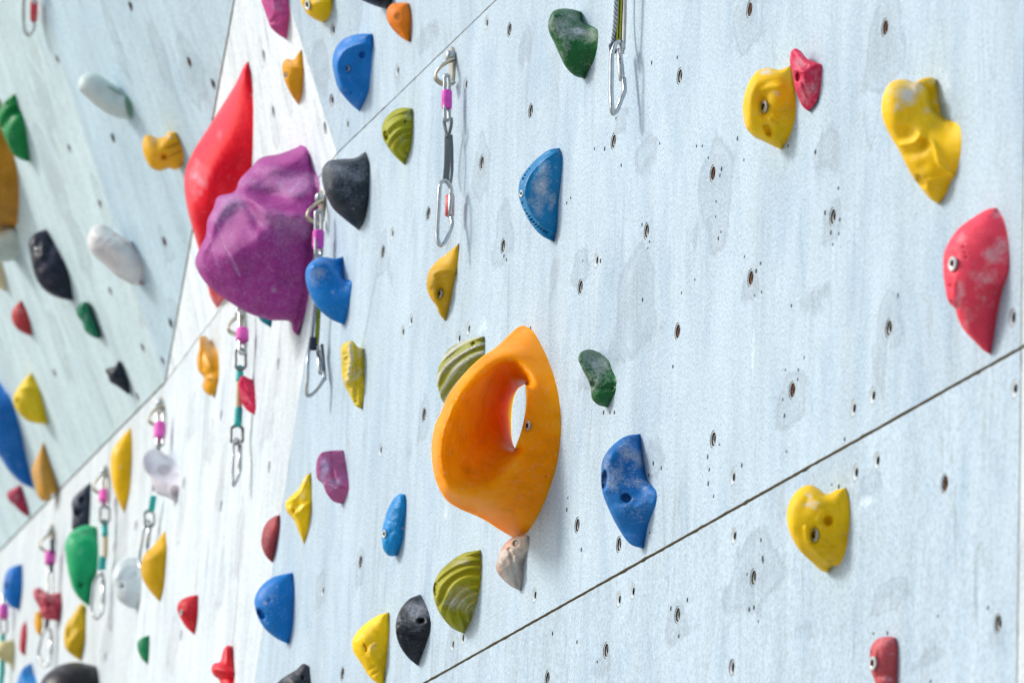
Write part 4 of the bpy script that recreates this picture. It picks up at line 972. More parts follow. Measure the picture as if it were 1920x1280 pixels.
hold('B', FT, [(1785, 25), (1805, 90), (1808, 200), (1800, 318)],
     [(1740, 290), (1665, 220), (1625, 150), (1625, 70), (1660, 30), (1720, 22)],
     ORB, "small orange hold with a dark worn patch, touching a black one at the top", w=.045, n_max=1300, col2=(.16, .06, .01),
     feats=[('paint', 1703, 125, 24, 28, .45), ('paint', 1710, 245, 14, 10, .3), ('dent', 1703, 125, 34, 40, 8)])
hold('B', FWU, [(983, 370), (998, 450), (997, 600), (985, 720), (960, 792)],
     [(910, 720), (860, 620), (838, 540), (838, 480), (870, 442), (920, 450), (950, 410)],
     AMB, "small pointed amber hold on the white panel above the purple one", w=.04, n_max=1300,
     feats=[('hole', 866, 566, 14, 24, 12), ('bolt', 864, 566, .0045, 10, 18, 2, .4), ('ridge', [(870, 450), (910, 500), (990, 520)], 16, 12), ('ridge', [(945, 740), (985, 690)], 8, 6), ('chalk', 895, 470, 20, 30, .4), ('chalk', 860, 540, 10, 20, .3)])
hold('B', FT, [(1515, 255), (1520, 350), (1505, 560), (1480, 720), (1415, 838)],
     [(1340, 770), (1260, 670), (1225, 560), (1212, 460), (1235, 370), (1290, 300), (1400, 258)],
     (.006, .19, .60), "large scooped blue hold with a raised rim, left of the small orange one", w=.055, n_max=2600, rough=.38,
     feats=[('ridge', [(1500, 330), (1400, 335), (1300, 380), (1250, 470), (1255, 560), (1300, 650)], 30, 26), ('dent', 1400, 540, 110, 190, 34), ('hole', 1437, 412, 22, 25, 24), ('dent', 1328, 515, 26, 44, 10), ('bolt', 1328, 515, .006, 16, 34, 4, .4), ('dent', 1365, 600, 20, 20, 8), ('hole', 1352, 695, 9, 10, 8),
            ('ridge', [(1370, 790), (1440, 720), (1490, 660)], 16, 12), ('chalk', 1330, 305, 40, 30, .35), ('chalk', 1265, 390, 20, 50, .3)])
hold('B', FM, [(1812, 815), (1822, 900), (1815, 1030), (1800, 1130), (1755, 1240)],
     [(1680, 1170), (1620, 1090), (1590, 1030), (1585, 960), (1610, 890), (1670, 830), (1740, 808)],
     (.32, .33, .012), "smaller olive green ribbed hold left of the middle clip, just below the upper joint", w=.05, n_max=2400,
     feats=[('stripes', 1800, 1120, 54, 7, 1.0), ('hole', 1616, 1016, 18, 38, 26, -.25), ('hole', 1757, 912, 10, 14, 12), ('chalk', 1780, 870, 40, 50, .4), ('chalk', 1740, 1050, 30, 40, .3)])
# ---- left-hand panels above the joint
hold('A', FL1, [(0, 495), (30, 680), (75, 790), (95, 900), (95, 1060), (80, 1140), (0, 1170)], [(-80, 1150), (-170, 1000), (-180, 800), (-130, 600), (-40, 500)],
     (.42, .19, .01), "huge brown-orange hold cut off by the left edge, partly behind a green one", w=.14, n_max=1600, rough=.5)
hold('A', FL1, [(75, 468), (100, 545), (128, 620), (150, 812)],
     [(110, 800), (68, 775), (40, 730), (15, 670), (-5, 620), (-12, 570), (10, 525), (45, 488)],
     (.004, .22, .055), "two-lobed green hold at the left edge, in front of the big brown-orange one", w=.05, n_max=1500, rough=.35,
     feats=[('ridge', [(10, 640), (50, 570), (95, 540)], 18, -20), ('ridge', [(40, 720), (60, 640), (110, 580)], 20, 10), ('chalk', 60, 670, 14, 40, .25), ('hole', 38, 520, 8, 12, 8)])
hold('A', FLm, [(600, 440), (655, 500), (668, 560), (652, 598)],
     [(600, 592), (540, 570), (480, 530), (430, 485), (392, 445), (395, 395), (435, 362), (490, 372), (550, 410)],
     (.56, .66, .64), "pale mint white hold with a dark green streak at the upper left", w=.05, n_max=1400, rough=.4, col2=(.08, .22, .14),
     feats=[('paint', 645, 530, 18, 60, .9, -.2), ('paint', 580, 455, 50, 9, .6, .5), ('dent', 560, 480, 60, 30, 14, .5), ('ridge', [(430, 480), (520, 540), (600, 580)], 10, 6)])
hold('A', FLm, [(880, 662), (905, 710), (920, 780), (912, 828)],
     [(880, 850), (845, 842), (800, 855), (755, 838), (725, 790), (712, 740), (718, 690), (740, 673), (790, 690), (825, 683), (845, 660)],
     (.74, .40, .012), "small saddle-shaped yellow hold with dark lines, left of the flame-shaped red one", w=.045, n_max=1600, col2=(.20, .09, .01),
     feats=[('hole', 817, 785, 16, 15, 20), ('ridge', [(820, 745), (870, 725), (900, 712)], 6, -6), ('ridge', [(835, 790), (880, 765), (912, 745)], 6, -6), ('paint', 865, 728, 40, 4, .7, -.4), ('paint', 875, 768, 40, 4, .6, -.4), ('chalk', 850, 683, 14, 12, .8), ('chalk', 762, 705, 26, 26, .45), ('dent', 790, 720, 30, 30, 10)])
hold('D', FLm, [(790, 165), (835, 250), (862, 330), (860, 430)],
     [(800, 430), (740, 400), (690, 370), (640, 320), (570, 260), (530, 200), (528, 130), (555, 80), (600, 62), (650, 85), (700, 120), (750, 150)],
     (.66, .68, .68), "large creamy white hold with a rusty right edge on the left panels", w=.06, n_max=1800, rough=.3, col2=(.45, .20, .18),
     feats=[('paint', 695, 125, 16, 14, .5), ('paint', 750, 170, 60, 9, .35, .8), ('paint', 846, 420, 12, 16, .8), ('paint', 850, 330, 7, 80, .3, -.1), ('paint', 640, 260, 80, 26, .12, .8), ('dent', 640, 260, 70, 36, 16, .8), ('ridge', [(560, 120), (640, 160), (760, 260)], 30, 10), ('noise', 80, 2)])
hold('D', FL1, [(275, 95), (330, 190), (390, 290), (425, 400), (440, 525)],
     [(380, 515), (310, 490), (250, 445), (210, 380), (190, 310), (178, 240), (172, 170), (200, 130), (240, 105)],
     (.014, .020, .036), "large pointed black hold with a silver bolt on the left panels", w=.06, n_max=2000, rough=.28, chalkcol=(.28, .26, .38),
     feats=[('ridge', [(270, 110), (262, 200), (240, 270)], 22, 14), ('bolt', 218, 226, .008, 17, 22, 4, .5), ('hole', 190, 155, 10, 14, 14), ('ridge', [(260, 250), (300, 330), (380, 360)], 26, 12), ('dent', 310, 240, 30, 60, 14), ('dent', 235, 320, 30, 40, 12), ('chalk', 315, 230, 36, 66, .45), ('chalk', 250, 310, 50, 30, .4), ('chalk', 300, 400, 50, 40, .3)])
hold('D', FL1, [(10, 285), (30, 360), (38, 440), (38, 470)], [(0, 450), (-60, 400), (-60, 320), (-10, 278)], CREAM, "narrow cream hold just entering the left edge, beside the pointed black one", w=.03, n_max=400)
hold('D', FL1, [(100, 100), (118, 180), (112, 250), (90, 280)], [(40, 290), (-60, 270), (-70, 160), (0, 110), (50, 86)], (.50, .56, .52), "pale grey-white hold at the left edge right below the brown-orange one", w=.04, n_max=500)
hold('D', FL1, [(130, 520), (165, 590), (185, 660), (195, 735)], [(150, 722), (100, 690), (72, 640), (70, 590), (95, 550)], (.42, .04, .045), "small dull red hold below the pointed black one", w=.04, n_max=700, feats=[('chalk', 110, 580, 30, 40, .25), ('hole', 92, 612, 4, 4, 5)])
hold('D', FLm, [(520, 528), (545, 600), (580, 690), (603, 755)], [(560, 742), (510, 705), (490, 650), (462, 610), (458, 565), (480, 540)], (.006, .17, .09), "small bluish green hold right of the pointed black one", w=.04, n_max=900, rough=.35, feats=[('ridge', [(490, 560), (520, 640), (560, 710)], 18, 8), ('chalk', 520, 620, 14, 40, .35), ('noise', 40, 2)])
hold('D', FLm, [(710, 880), (740, 960), (765, 1020), (772, 1088)], [(735, 1060), (700, 1035), (660, 1010), (645, 965), (630, 940), (660, 925), (690, 915)], (.010, .016, .028), "smallest black hold of the left panels, shaped like an arrowhead above the joint", w=.04, n_max=900, rough=.4, feats=[('noise', 50, 3)])
hold('D', FL1, [(190, 955), (230, 1030), (260, 1130), (290, 1262)], [(240, 1260), (170, 1245), (115, 1200), (85, 1150), (80, 1100), (100, 1060), (140, 1000)], (.72, .52, .012), "pointed lemon yellow hold on the left panels above a tan one", w=.05, n_max=1200, feats=[('hole', 108, 1125, 10, 18, 10), ('ridge', [(130, 1050), (180, 1040), (220, 1045)], 14, 10)])
hold('X', FL1, [(-10, 705), (19, 742), (38, 800), (50, 856), (63, 916)], [(40, 905), (15, 880), (-5, 850), (-45, 810), (-60, 760), (-40, 715)], (.004, .13, .46), "large long blue hold at the left edge, left of the lemon yellow one", w=.09, n_max=1200, rough=.38)
hold('E', FL1, [(218, 72), (245, 160), (275, 250), (298, 325)], [(260, 335), (245, 365), (215, 370), (190, 345), (175, 290), (160, 215), (185, 150)], (.58, .30, .05), "tan and orange pointed hold just above the joint at the left", w=.05, n_max=1200, feats=[('chalk', 195, 240, 24, 60, .4), ('ridge', [(210, 100), (205, 220), (225, 350)], 20, 8)], chalkcol=(.62, .54, .44))
hold('E', FL1, [(105, 290), (125, 350), (140, 400), (147, 450)], [(110, 430), (75, 395), (40, 360), (38, 325), (70, 305)], (.38, .03, .075), "small dark pink hold left of the tan pointed one", w=.035, n_max=700, feats=[('chalk', 75, 350, 24, 22, .4), ('noise', 40, 2)])
# ---- below the joint
hold('E', FG, [(455, 275), (455, 350), (450, 430), (445, 500)], [(400, 512), (362, 512), (362, 440), (360, 370), (400, 320)], (.026, .036, .06), "dark slate wedge-shaped hold with two holes, above the big green one", w=.035, n_max=1200, rough=.4, feats=[('hole', 408, 365, 15, 17, 18), ('hole', 391, 428, 20, 20, 20), ('chalk', 400, 400, 40, 60, .3)], chalkcol=(.28, .34, .46))
hold('E', FG, [(655, 0), (662, 80), (658, 200), (650, 320), (622, 432)], [(590, 370), (565, 300), (552, 200), (560, 120), (600, 60)], (.84, .48, .004), "tall narrow bright yellow hold just below the joint, right of a pink-sleeved clip", w=.045, n_max=1300, rough=.28, feats=[('chalk', 603, 198, 8, 8, .7)])
hold('E', FW, [(842, 148), (882, 185), (900, 260), (898, 320), (885, 378)], [(830, 350), (780, 330), (760, 260), (720, 210), (708, 160), (730, 125), (780, 108), (815, 130)],
     (.66, .66, .72), "white hold with mauve and grey stains over a teal-taped sling", w=.05, n_max=1500, rough=.4, col2=(.26, .16, .18), feats=[('paint', 820, 215, 34, 26, .4), ('paint', 875, 320, 22, 30, .6), ('paint', 800, 290, 40, 26, .25), ('noise', 90, 1.5)])
hold('E', FG, [(482, 500), (492, 580), (492, 680), (470, 780), (450, 898)], [(410, 870), (370, 820), (345, 740), (328, 640), (325, 590), (350, 530), (400, 498), (440, 490)],
     (.006, .36, .14), "big emerald green hold with a lighter worn top at the lower left", w=.06, n_max=1800, rough=.4, feats=[('hole', 403, 790, 12, 14, 14), ('dent', 400, 540, 60, 24, 10), ('chalk', 410, 525, 60, 30, .35), ('chalk', 395, 620, 20, 20, .2)], chalkcol=(.40, .66, .52))
hold('E', FG, [(430, 900), (430, 980), (425, 1080), (405, 1168)], [(360, 1140), (330, 1110), (318, 1050), (328, 990), (370, 930), (405, 882)], (.60, .38, .008), "mustard yellow hold right under the big emerald green one", w=.045, n_max=1200, feats=[('dent', 345, 1030, 10, 40, 12), ('ridge', [(340, 1100), (380, 1040), (420, 1000)], 16, 8), ('noise', 60, 2)])
hold('E', FG, [(680, 650), (705, 700), (715, 790), (712, 860), (690, 912)], [(640, 900), (590, 860), (568, 790), (565, 730), (590, 680), (630, 652)], (.62, .70, .72), "round white hold with a small hole, lower left between two yellow holds", w=.05, n_max=1500, rough=.4, feats=[('hole', 612, 796, 12, 14, 12), ('dent', 680, 740, 16, 16, 8), ('chalk', 612, 835, 14, 14, .8), ('ridge', [(580, 760), (620, 700), (680, 690)], 14, 6)], chalkcol=(.86, .86, .86))
hold('E', FW, [(828, 515), (835, 600), (828, 700), (820, 800), (800, 875)], [(750, 820), (710, 750), (706, 690), (720, 640), (760, 600), (800, 550)], (.70, .40, .006), "tall golden yellow hold to the right of the round white one", w=.05, n_max=1200, feats=[('ridge', [(730, 650), (780, 640), (830, 600)], 26, 8)])
hold('E', FW, [(990, 838), (992, 900), (985, 980), (973, 1040)], [(930, 1000), (900, 950), (886, 905), (900, 870), (940, 848)], (.60, .012, .025), "small red hold with a silver bolt alone on the white panel below", w=.04, n_max=1100, feats=[('bolt', 907, 926, .006, 11, 16, 3, .6), ('dent', 905, 910, 22, 40, 5)])
hold('E', FW, [(747, 1040), (748, 1110), (745, 1150), (740, 1188)], [(710, 1160), (688, 1110), (690, 1070), (715, 1050)], (.005, .20, .075), "smallest green hold, near the bottom left of the small bolted red one", w=.03, n_max=600)
hold('E', FG, [(110, 685), (115, 760), (110, 830), (97, 912)], [(55, 900), (20, 850), (18, 780), (35, 720), (70, 695)], (.004, .15, .50), "rounded blue hold just below the joint at the far left", w=.045, n_max=1000, feats=[('hole', 32, 795, 8, 14, 12)])
hold('E', FG, [(305, 828), (312, 880), (305, 930), (298, 972)], [(260, 965), (215, 955), (195, 900), (170, 850), (168, 815), (195, 803), (240, 830)], (.46, .06, .09), "knobbly salmon pink hold in front of a clip at the lower left", w=.045, n_max=1300, feats=[('noise', 60, 8), ('hole', 195, 880, 10, 10, 8), ('hole', 240, 880, 10, 10, 8), ('chalk', 190, 830, 26, 30, .4), ('chalk', 240, 850, 40, 22, .4)])
hold('E', FG, [(210, 925), (215, 980), (210, 1020), (205, 1050)], [(180, 1020), (172, 960), (185, 920)], (.74, .36, .01), "small amber hold poking out below the knobbly salmon pink one", w=.03, n_max=400)
hold('E', FG, [(130, 965), (137, 1020), (133, 1090), (126, 1145)], [(100, 1120), (100, 1060), (108, 1000)], (.42, .02, .045), "narrow upright red hold at the lower left, left of the salmon pink one", w=.03, n_max=500)
hold('E', FG, [(70, 1065), (75, 1110), (72, 1170), (68, 1225)], [(40, 1180), (0, 1160), (-30, 1120), (0, 1075)], (.66, .58, .28), "pale yellow hold at the left edge near the bottom", w=.03, n_max=500)
hold('E', FG, [(158, 1178), (170, 1230), (185, 1265), (190, 1330)], [(90, 1330), (90, 1260), (115, 1205)], (.004, .18, .50), "blue hold cut off by the bottom edge, left of the big black dome", w=.035, n_max=500)
hold('E', FG, [(480, 1195), (495, 1260), (490, 1340), (480, 1400)], [(380, 1430), (200, 1420), (195, 1330), (215, 1255), (290, 1195), (370, 1175), (430, 1182)], (.020, .020, .024), "big black domed hold cut off by the bottom edge at the left", w=.08, n_max=1500, rough=.3, feats=[('chalk', 300, 1215, 60, 16, .25)], chalkcol=(.4, .4, .42))
for a, k in HOLDS: build_hold(*a, **k)

# ------------------------------------------------------------------ clips
UPW = unit(np.array([.3, .95, 0]))
def path3(fac, pts, step=.004):
    """pts: (x, y, height off the wall) in photo pixels and metres -> smoothed 3D path"""
    P3 = np.array([fac.P(x, y, off) for x, y, off in pts])
    return P3
def smooth3(P3, closed=False, sub=6):
    out = []; n = len(P3); seg = n if closed else n - 1
    for i in range(seg):
        p1, p2 = P3[i], P3[(i + 1) % n]
        p0 = P3[i - 1] if (closed or i) else 2 * p1 - p2
        p3 = P3[(i + 2) % n] if (closed or i < n - 2) else 2 * p2 - p1
        for j in range(sub):
            t = j / sub
            out.append(.5 * ((2 * p1) + (-p0 + p2) * t + (2 * p0 - 5 * p1 + 4 * p2 - p3) * t * t + (-p0 + 3 * p1 - 3 * p2 + p3) * t ** 3))
    if not closed: out.append(P3[-1])
    return np.array(out)
def tube(name, P3, r, mat, parent, closed=False, seg=12, flat=None, up=None, mats=None, fmf=None, pw=.45):
    """flat: (ra, rb) half sizes across; up: direction of ra"""
    n = len(P3); V = []; F_ = []
    ref = up if up is not None else None
    prev = None
    for i in range(n):
        if closed: tg = P3[(i + 1) % n] - P3[i - 1]
        else: tg = P3[min(i + 1, n - 1)] - P3[max(i - 1, 0)]
        tg = unit(tg)
        if ref is not None: a = ref - tg * (ref @ tg)
        elif prev is None: a = np.cross(tg, [.3, .9, .2])
        else: a = prev - tg * (prev @ tg)
        a = unit(a); b_ = np.cross(tg, a); prev = a
        ra, rb = flat if flat else ((r[i], r[i]) if hasattr(r, '__len__') else (r, r))
        for j in range(seg):
            t = 2 * math.pi * j / seg; c, s = math.cos(t), math.sin(t)
            if flat: c = math.copysign(abs(c) ** pw, c); s = math.copysign(abs(s) ** .45, s)
            V.append(P3[i] + a * ra * c + b_ * rb * s)
    m_ = n if closed else n - 1
    fm = []
    for i in range(m_):
        for j in range(seg):
            F_.append([i * seg + j, i * seg + (j + 1) % seg, ((i + 1) % n) * seg + (j + 1) % seg, ((i + 1) % n) * seg + j]); fm.append(fmf(j) if fmf else 0)
    if not closed: F_.append(list(range(seg))[::-1]); F_.append([(n - 1) * seg + j for j in range(seg)]); fm += [0, 0]
    return mesh_obj(name, V, F_, mat, parent, True, P3[0] if parent is not None else np.mean(P3, 0), mats=mats, fm=fm)
def hanger(fac, x, y, k, label, mat=M_BRONZE):
    """bent steel plate with an eye; (x, y) its bolt, k photo pixels per unit of the drawing"""
    e = empty('bolt_hanger', fac.P(x, y, 0))
    tag(e, label, 'bolt hanger', 'steel hangers that the clips hang from')
    q = lambda dx, dy, off: fac.P(x + dx * k, y + dy * k, off)
    # back plate, flat on the wall
    pl = []
    for a in range(28):
        t = 2 * math.pi * a / 28; pl.append(q(1.2 + 4.6 * math.cos(t) * (1 if math.sin(t) < 0 else .8), 14 + 32 * math.sin(t) + 1.5 * math.cos(t), .0005))
    V = pl + [p + fac.n * .004 for p in pl]; n = 28
    mesh_obj('back_plate', V, [list(range(n))[::-1], [n + i for i in range(n)]] + [[i, (i + 1) % n, n + (i + 1) % n, n + i] for i in range(n)], mat, e, False, pl[0])
    lp = smooth3(np.array([q(2, 6, .004), q(-8, 10, .014), q(-20, 18, .026), q(-31, 32, .034), q(-31, 42, .034), q(-22, 50, .026), q(-8, 54, .014), q(3, 50, .004)]))
    tube('eye', lp, 0, mat, e, flat=(.0052, .0022), up=fac.e * .9 + Z * .2)
    bp = q(0, 0, .004)
    tube('bolt', np.array([bp, bp + fac.n * .004, bp + fac.n * .009, bp + fac.n * .011]), [.009, .009, .0085, .005], M_BOLT, e)
    return e
def carabiner(fac, parent, spine, nose, gate, mat=M_ALU, gmat=None, r=.0048, wrap=None):
    """spine: polyline from the gate hinge over the top, down the back and round the bottom to the nose; gate: two points"""
    r = r * .76
    c = tube('carabiner', smooth3(path3(fac, spine)), r, mat, parent, flat=(r, r * .8), up=fac.e)
    gp = path3(fac, gate); gp = np.array([gp[0] + (gp[-1] - gp[0]) * t for t in (0, .02, .5, .98, 1.)])
    tube('gate', gp, [r * .7, r * 1.15, r * 1.2, r * 1.15, r * .7], gmat or mat, c)
    if wrap:
        gp = path3(fac, wrap); tube('gate_sleeve', np.array([gp[0], gp[0] * .98 + gp[1] * .02, gp[1] * .98 + gp[0] * .02, gp[1]]), [r * 1.3, r * 1.9, r * 1.9, r * 1.3], M_RED, c)
    return c
def draw(label, fac, x, y):
    e = empty('quickdraw', fac.P(x, y, .03)); tag(e, label, 'quickdraw', 'quickdraws hanging down the wall'); return e
def U(fr, pts):
    ox, oy, k = FR[fr]; return [(ox + a * k, oy + b * k, c) for a, b, c in pts]
def link(fac, parent, xl, xr, yt, yb, off, mat=M_STEEL, r=.0029, name='quick_link'):
    xm = (xl + xr) / 2; q = (xr - xl) * .25
    z_ = (xr - xl) / 2 / 1150. * 1.15; h_ = z_ / 2
    pts = [(xl, yt + 6, off + z_), (xl + q, yt + 1, off + h_), (xm, yt, off), (xr - q, yt + 1, off - h_), (xr, yt + 6, off - z_), (xr, (yt + yb) / 2, off - z_), (xr, yb - 6, off - z_), (xr - q, yb - 1, off - h_), (xm, yb, off), (xl + q, yb - 1, off + h_), (xl, yb - 6, off + z_), (xl, (yt + yb) / 2, off + z_)]
    return tube(name, smooth3(path3(fac, pts), True, 4), r, mat, parent, closed=True, seg=10)
def sleeve(fac, parent, x0, y0, x1, y1, off, rad, mat, name='sleeve'):
    a, b_ = fac.P(x0, y0, off), fac.P(x1, y1, off); d = b_ - a
    return tube(name, np.array([a, a + d * .03, a + d * .12, a + d * .88, a + d * .97, b_]), [rad * .8, rad * .94, rad, rad, rad * .94, rad * .8], mat, parent, seg=18)

# middle clip
hanger(FM, 848.5, 106, 1.0, "steel hanger at the top of the middle clip, in the upper middle", M_BRONZE)
d = draw("silver clip with pink sleeve and red gate, left of the blue shell shaped hold", FM, 838, 150)
link(FM, d, 834, 842, 141, 226, .026)
sleeve(FM, d, 838, 170, 837.5, 204, .026, .0082, M_PINK)
tube('sling', smooth3(path3(FM, U('H', [(506, 470, .026), (504, 500, .026), (512, 540, .026), (520, 575, .026)]))), .0026, M_GREYSL, d, seg=8)
tube('sling', smooth3(path3(FM, U('H', [(540, 470, .024), (542, 500, .024), (534, 540, .024), (524, 575, .024)]))), .0026, M_GREYSL, d, seg=8)
tube('sling', smooth3(path3(FM, U('H', [(522, 560, .024), (521, 640, .026), (519, 720, .026), (512, 810, .026)]))), 0, M_GREYSL, d, flat=(.0050, .002), up=UPW)
tube('sling', smooth3(path3(FM, U('H', [(540, 560, .016), (545, 640, .012), (545, 760, .010), (535, 830, .016)]))), 0, M_GREYSL, d, flat=(.0024, .0016), up=UPW)
carabiner(FM, d, U('H', [(540, 885, .022), (540, 855, .022), (528, 830, .026), (508, 812, .032), (487, 822, .040), (478, 850, .044), (472, 950, .046), (465, 1080, .046), (466, 1130, .046), (481, 1162, .042), (505, 1148, .036), (535, 1085, .026), (544, 1045, .022), (540, 1010, .022)]), None,
          U('H', [(541, 880, .022), (536, 1015, .022)]), wrap=U('H', [(535, 890, .022), (532, 1005, .022)]))
# top clip with yellow webbing
d = draw("silver clip on black and yellow webbing, right of the fist shaped green hold", FM, 1160, 10)
tube('rope', smooth3(path3(FM, U('K', [(790, -260, .034), (785, -100, .034), (778, 60, .034), (770, 200, .034), (758, 300, .034), (750, 350, .034), (757, 392, .032)]))), .0030, M_ROPE, d)
tube('webbing', smooth3(path3(FM, U('K', [(815, -260, .028), (812, -100, .028), (808, 60, .028), (802, 200, .028), (799, 318, .028)]))), 0, None, d, flat=(.0046, .0016), up=UPW, seg=48, mats=[M_BLK, M_YEL], pw=.8,
     fmf=lambda j: 1 if j % 24 in (7, 8, 9, 10, 13, 14, 15, 16) else 0)
tube('rope', smooth3(path3(FM, U('K', [(850, -260, .012), (848, -60, .012), (846, 100, .012), (842, 250, .014), (836, 370, .018)]))), .0026, simple_mat("pale_cord", (.46, .46, .47), .8), d)
sleeve(FM, d, 960 + 752 * .25, 338 * .25, 960 + 760 * .25, 392 * .25, .034, .0052, M_NAVY, 'cord_end')
carabiner(FM, d, U('K', [(822, 400, .020), (826, 350, .021), (812, 318, .024), (792, 316, .030), (768, 350, .036), (748, 420, .040), (745, 560, .040), (744, 700, .040), (748, 800, .040), (762, 850, .036), (785, 830, .030), (818, 750, .024), (842, 680, .018), (836, 590, .018)]), None,
          U('K', [(803, 370, .020), (825, 605, .020)]), r=.0050, gmat=M_ALU)
# clip between the purple and the blue hold
hanger(FM, 603, 372, .85, "steel hanger between the purple and the black hold", M_BRONZE)
d = draw("clip with a pink sleeve running behind the notched blue hold, beside the purple one", FM, 597, 400)
link(FM, d, 592, 603, 395, 480, .026)
sleeve(FM, d, 597.5, 432, 596, 466, .026, .0098, M_PINK)
tube('rope', smooth3(path3(FM, U('C', [(735, 640, .026), (728, 760, .026), (722, 860, .026), (715, 940, .026), (705, 1060, .026)]))), .0032, M_ROPE, d)
tube('webbing', smooth3(path3(FM, U('C', [(748, 640, .018), (742, 800, .018), (738, 920, .018), (732, 1040, .02), (728, 1080, .02)]))), 0, None, d, flat=(.0040, .0015), up=UPW, seg=48, mats=[M_BLK, M_YEL], pw=.8, fmf=lambda j: 1 if j % 24 in (7, 8, 9, 10, 13, 14, 15, 16) else 0)
sleeve(FM, d, 320 + 714 * .375, 240 + 1045 * .375, 320 + 706 * .375, 240 + 1110 * .375, .026, .0065, M_NAVY, 'cord_end')
carabiner(FM, d, U('Fz', [(800, 290, .016), (800, 262, .017), (790, 250, .020), (770, 262, .026), (752, 290, .034), (748, 350, .038), (745, 440, .038), (740, 500, .038), (752, 528, .034), (780, 515, .026), (820, 465, .016), (838, 430, .010), (836, 400, .010)]), None,
          U('Fz', [(806, 285, .014), (820, 410, .014)]), r=.0050)
tube('wire_keeper', smooth3(path3(FM, U('Fz', [(825, 250, .010), (832, 320, .009), (838, 400, .008), (842, 440, .008)]))), .0028, M_STEEL_D, d, seg=8)
# pink and teal clip below the purple hold
hanger(FW, 320 + 385 * .34375, 560 + 78 * .34375, .75, "steel hanger just below the purple hold", M_BRONZE)
d = draw("clip with a pink sleeve and teal tapes hanging below the purple hold", FW, 455, 600)
link(FW, d, 320 + 375 * .34375, 320 + 408 * .34375, 582, 560 + 300 * .34375, .024)
sleeve(FW, d, 320 + 391 * .34375, 560 + 168 * .34375, 320 + 391 * .34375, 560 + 232 * .34375, .024, .0115, M_PINKF)
link(FW, d, 320 + 355 * .34375, 320 + 408 * .34375, 560 + 275 * .34375, 560 + 385 * .34375, .024, M_STEEL_D, name='ring')
X_, Y_ = lambda a: 320 + a * .34375, lambda b: 560 + b * .34375
sleeve(FW, d, X_(378), Y_(370), X_(376), Y_(455), .024, .0068, M_TEAL, 'tape')
sleeve(FW, d, X_(376), Y_(450), X_(371), Y_(600), .024, .0058, M_TAN, 'sling')
sleeve(FW, d, X_(371), Y_(595), X_(367), Y_(690), .024, .0072, M_TEAL, 'tape')
link(FW, d, X_(330), X_(392), Y_(692), Y_(790), .024, M_STEEL_D, name='ring')
carabiner(FW, d, [(X_(a), Y_(b), c) for a, b, c in [(378, 800, .020), (372, 775, .022), (355, 765, .028), (343, 790, .032), (341, 860, .034), (338, 960, .034), (343, 1015, .032), (358, 995, .026), (376, 945, .020), (379, 920, .020)]], None,
          [(X_(378), Y_(800), .020), (X_(378), Y_(925), .020)], r=.0045)
# pink clip with teal end behind the white hold
hanger(FW, 303, 757, .75, "steel hanger above the mauve-stained white hold", M_BRONZE)
d = draw("clip with a pink sleeve that passes behind the mauve-stained white hold", FW, 300, 780)
k_ = 400 / 1067; X_, Y_ = lambda a: a * k_, lambda b: 800 + b * k_
link(FW, d, X_(785), X_(815), 772, Y_(95), .024)
sleeve(FW, d, X_(800), 793, X_(798), 822, .024, .0115, M_PINKF)
tube('sling', smooth3(path3(FW, [(X_(795), Y_(70), .022), (X_(785), Y_(200), .018), (X_(772), Y_(320), .018)])), 0, M_GREYSL, d, flat=(.004, .002), up=UPW)
sleeve(FW, d, X_(768), Y_(345), X_(757), Y_(420), .020, .0066, M_TEAL, 'tape')
link(FW, d, X_(722), X_(768), Y_(420), Y_(500), .022, M_STEEL_D, name='ring')
carabiner(FW, d, [(X_(a), Y_(b), c) for a, b, c in [(752, 500, .016), (748, 475, .018), (735, 470, .024), (722, 500, .030), (710, 580, .032), (698, 650, .032), (702, 700, .030), (715, 690, .026), (730, 640, .020), (738, 600, .016)]], None,
          [(X_(750), Y_(500), .016), (X_(736), Y_(610), .016)], r=.0048)
# clip beside the emerald hold
hanger(FG, X_(530), Y_(225), .75, "steel hanger right below the joint, left of the tall narrow yellow hold", M_BRONZE)
d = draw("clip with pink sleeve and two teal tapes beside the big emerald green hold", FG, 196, 890)
link(FG, d, X_(510), X_(540), Y_(250), Y_(400), .024)
sleeve(FG, d, X_(522), Y_(318), X_(522), Y_(378), .024, .0115, M_PINKF)
link(FG, d, X_(500), X_(546), Y_(395), Y_(480), .024, M_STEEL_D, name='ring')
sleeve(FG, d, X_(523), Y_(468), X_(525), Y_(545), .022, .0068, M_TEAL, 'tape')
sleeve(FG, d, X_(528), Y_(540), X_(526), Y_(650), .020, .0052, M_TAN, 'sling')
sleeve(FG, d, X_(516), Y_(645), X_(508), Y_(715), .022, .0078, M_TEAL, 'tape')
carabiner(FG, d, [(X_(a), Y_(b), c) for a, b, c in [(517, 770, .018), (512, 735, .022), (495, 740, .028), (472, 780, .034), (462, 850, .036), (458, 910, .036), (470, 945, .032), (492, 952, .028), (512, 925, .020), (517, 880, .018)]], None,
          [(X_(517), Y_(770), .018), (X_(517), Y_(885), .018)], r=.0052)
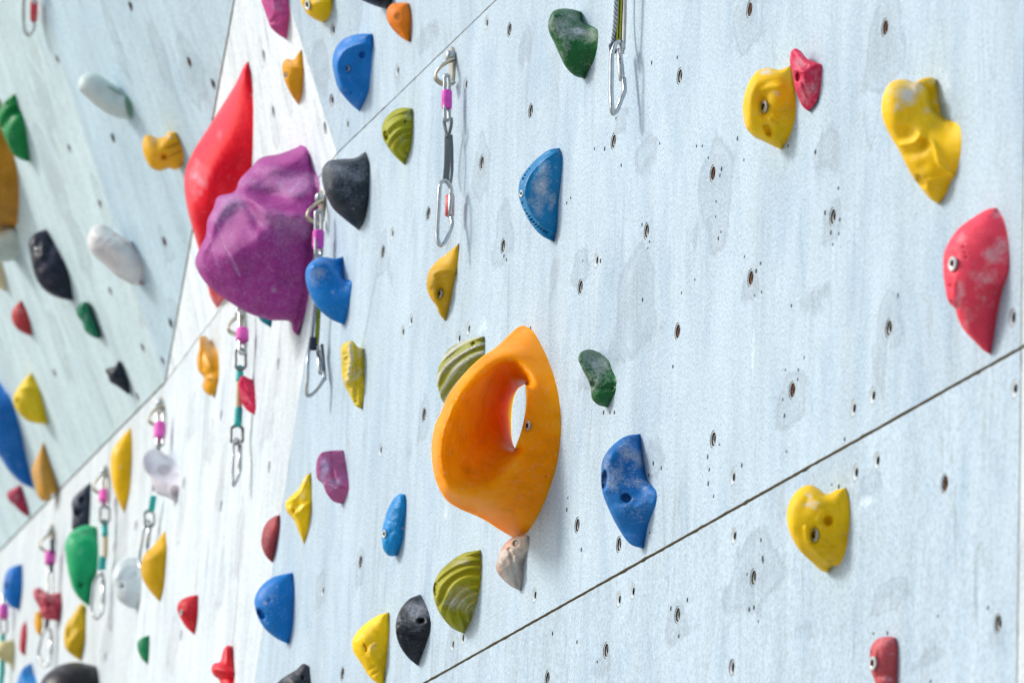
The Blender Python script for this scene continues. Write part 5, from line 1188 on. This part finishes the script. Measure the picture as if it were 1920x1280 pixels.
# clip behind the salmon hold
hanger(FG, X_(262), Y_(520), .72, "steel hanger of the lower left, above the knobbly salmon pink hold", M_BRONZE)
d = draw("clip with a pink sleeve that hangs behind the knobbly salmon pink hold", FG, 95, 1000)
sleeve(FG, d, X_(262), Y_(560), X_(262), Y_(630), .022, .0046, M_NAVY, 'sling')
sleeve(FG, d, X_(252), Y_(622), X_(250), Y_(685), .024, .0115, M_PINKF)
sleeve(FG, d, X_(256), Y_(680), X_(256), Y_(722), .022, .0046, M_NAVY, 'sling')
link(FG, d, X_(240), X_(262), Y_(715), Y_(860), .022, M_STEEL)
sleeve(FG, d, X_(238), Y_(940), X_(232), Y_(1015), .020, .0052, M_GREYSL, 'sling')
carabiner(FG, d, [(X_(a), Y_(b), c) for a, b, c in [(256, 1050, .014), (252, 1020, .016), (236, 1012, .022), (215, 1030, .030), (200, 1090, .034), (194, 1140, .034), (208, 1175, .030), (230, 1192, .024), (250, 1180, .016), (256, 1130, .014)]], None,
          [(X_(256), Y_(1050), .014), (X_(256), Y_(1135), .014)], r=.0050)
# clip at the far left edge, low
d = draw("clip with a pink sleeve at the far left edge, above the pale yellow hold", FG, 5, 1120)
sleeve(FG, d, X_(12), Y_(835), X_(14), Y_(895), .022, .0050, M_STEEL, 'quick_link')
sleeve(FG, d, X_(18), Y_(892), X_(18), Y_(952), .024, .0115, M_PINKF)
link(FG, d, X_(2), X_(34), Y_(955), Y_(1035), .022, M_STEEL_D, name='ring')
sleeve(FG, d, X_(14), Y_(1030), X_(10), Y_(1250), .020, .0066, M_TEAL, 'tape')
sleeve(FG, d, X_(8), Y_(1250), X_(2), Y_(1330), .020, .0060, M_TEAL, 'tape')
# clip at the top left
d = draw("clip with a red wrapped gate hanging at the top left corner", FL1, 55, 0)
X_, Y_ = lambda a: a * .375, lambda b: b * .375
tube('sling', smooth3(path3(FL1, [(X_(150), Y_(-300), .02), (X_(148), Y_(-150), .02), (X_(146), Y_(-50), .02)])), 0, M_GREYSL, d, flat=(.004, .002), up=UPW)
carabiner(FL1, d, [(X_(a), Y_(b), c) for a, b, c in [(168, -30, .016), (165, -60, .018), (146, -68, .024), (128, -50, .030), (118, 20, .034), (118, 100, .034), (122, 150, .034), (140, 176, .028), (160, 165, .020), (172, 130, .014), (168, 100, .014)]], None,
          [(X_(172), Y_(-30), .014), (X_(170), Y_(110), .014)], r=.0052, wrap=[(X_(170), Y_(10), .014), (X_(169), Y_(100), .014)])
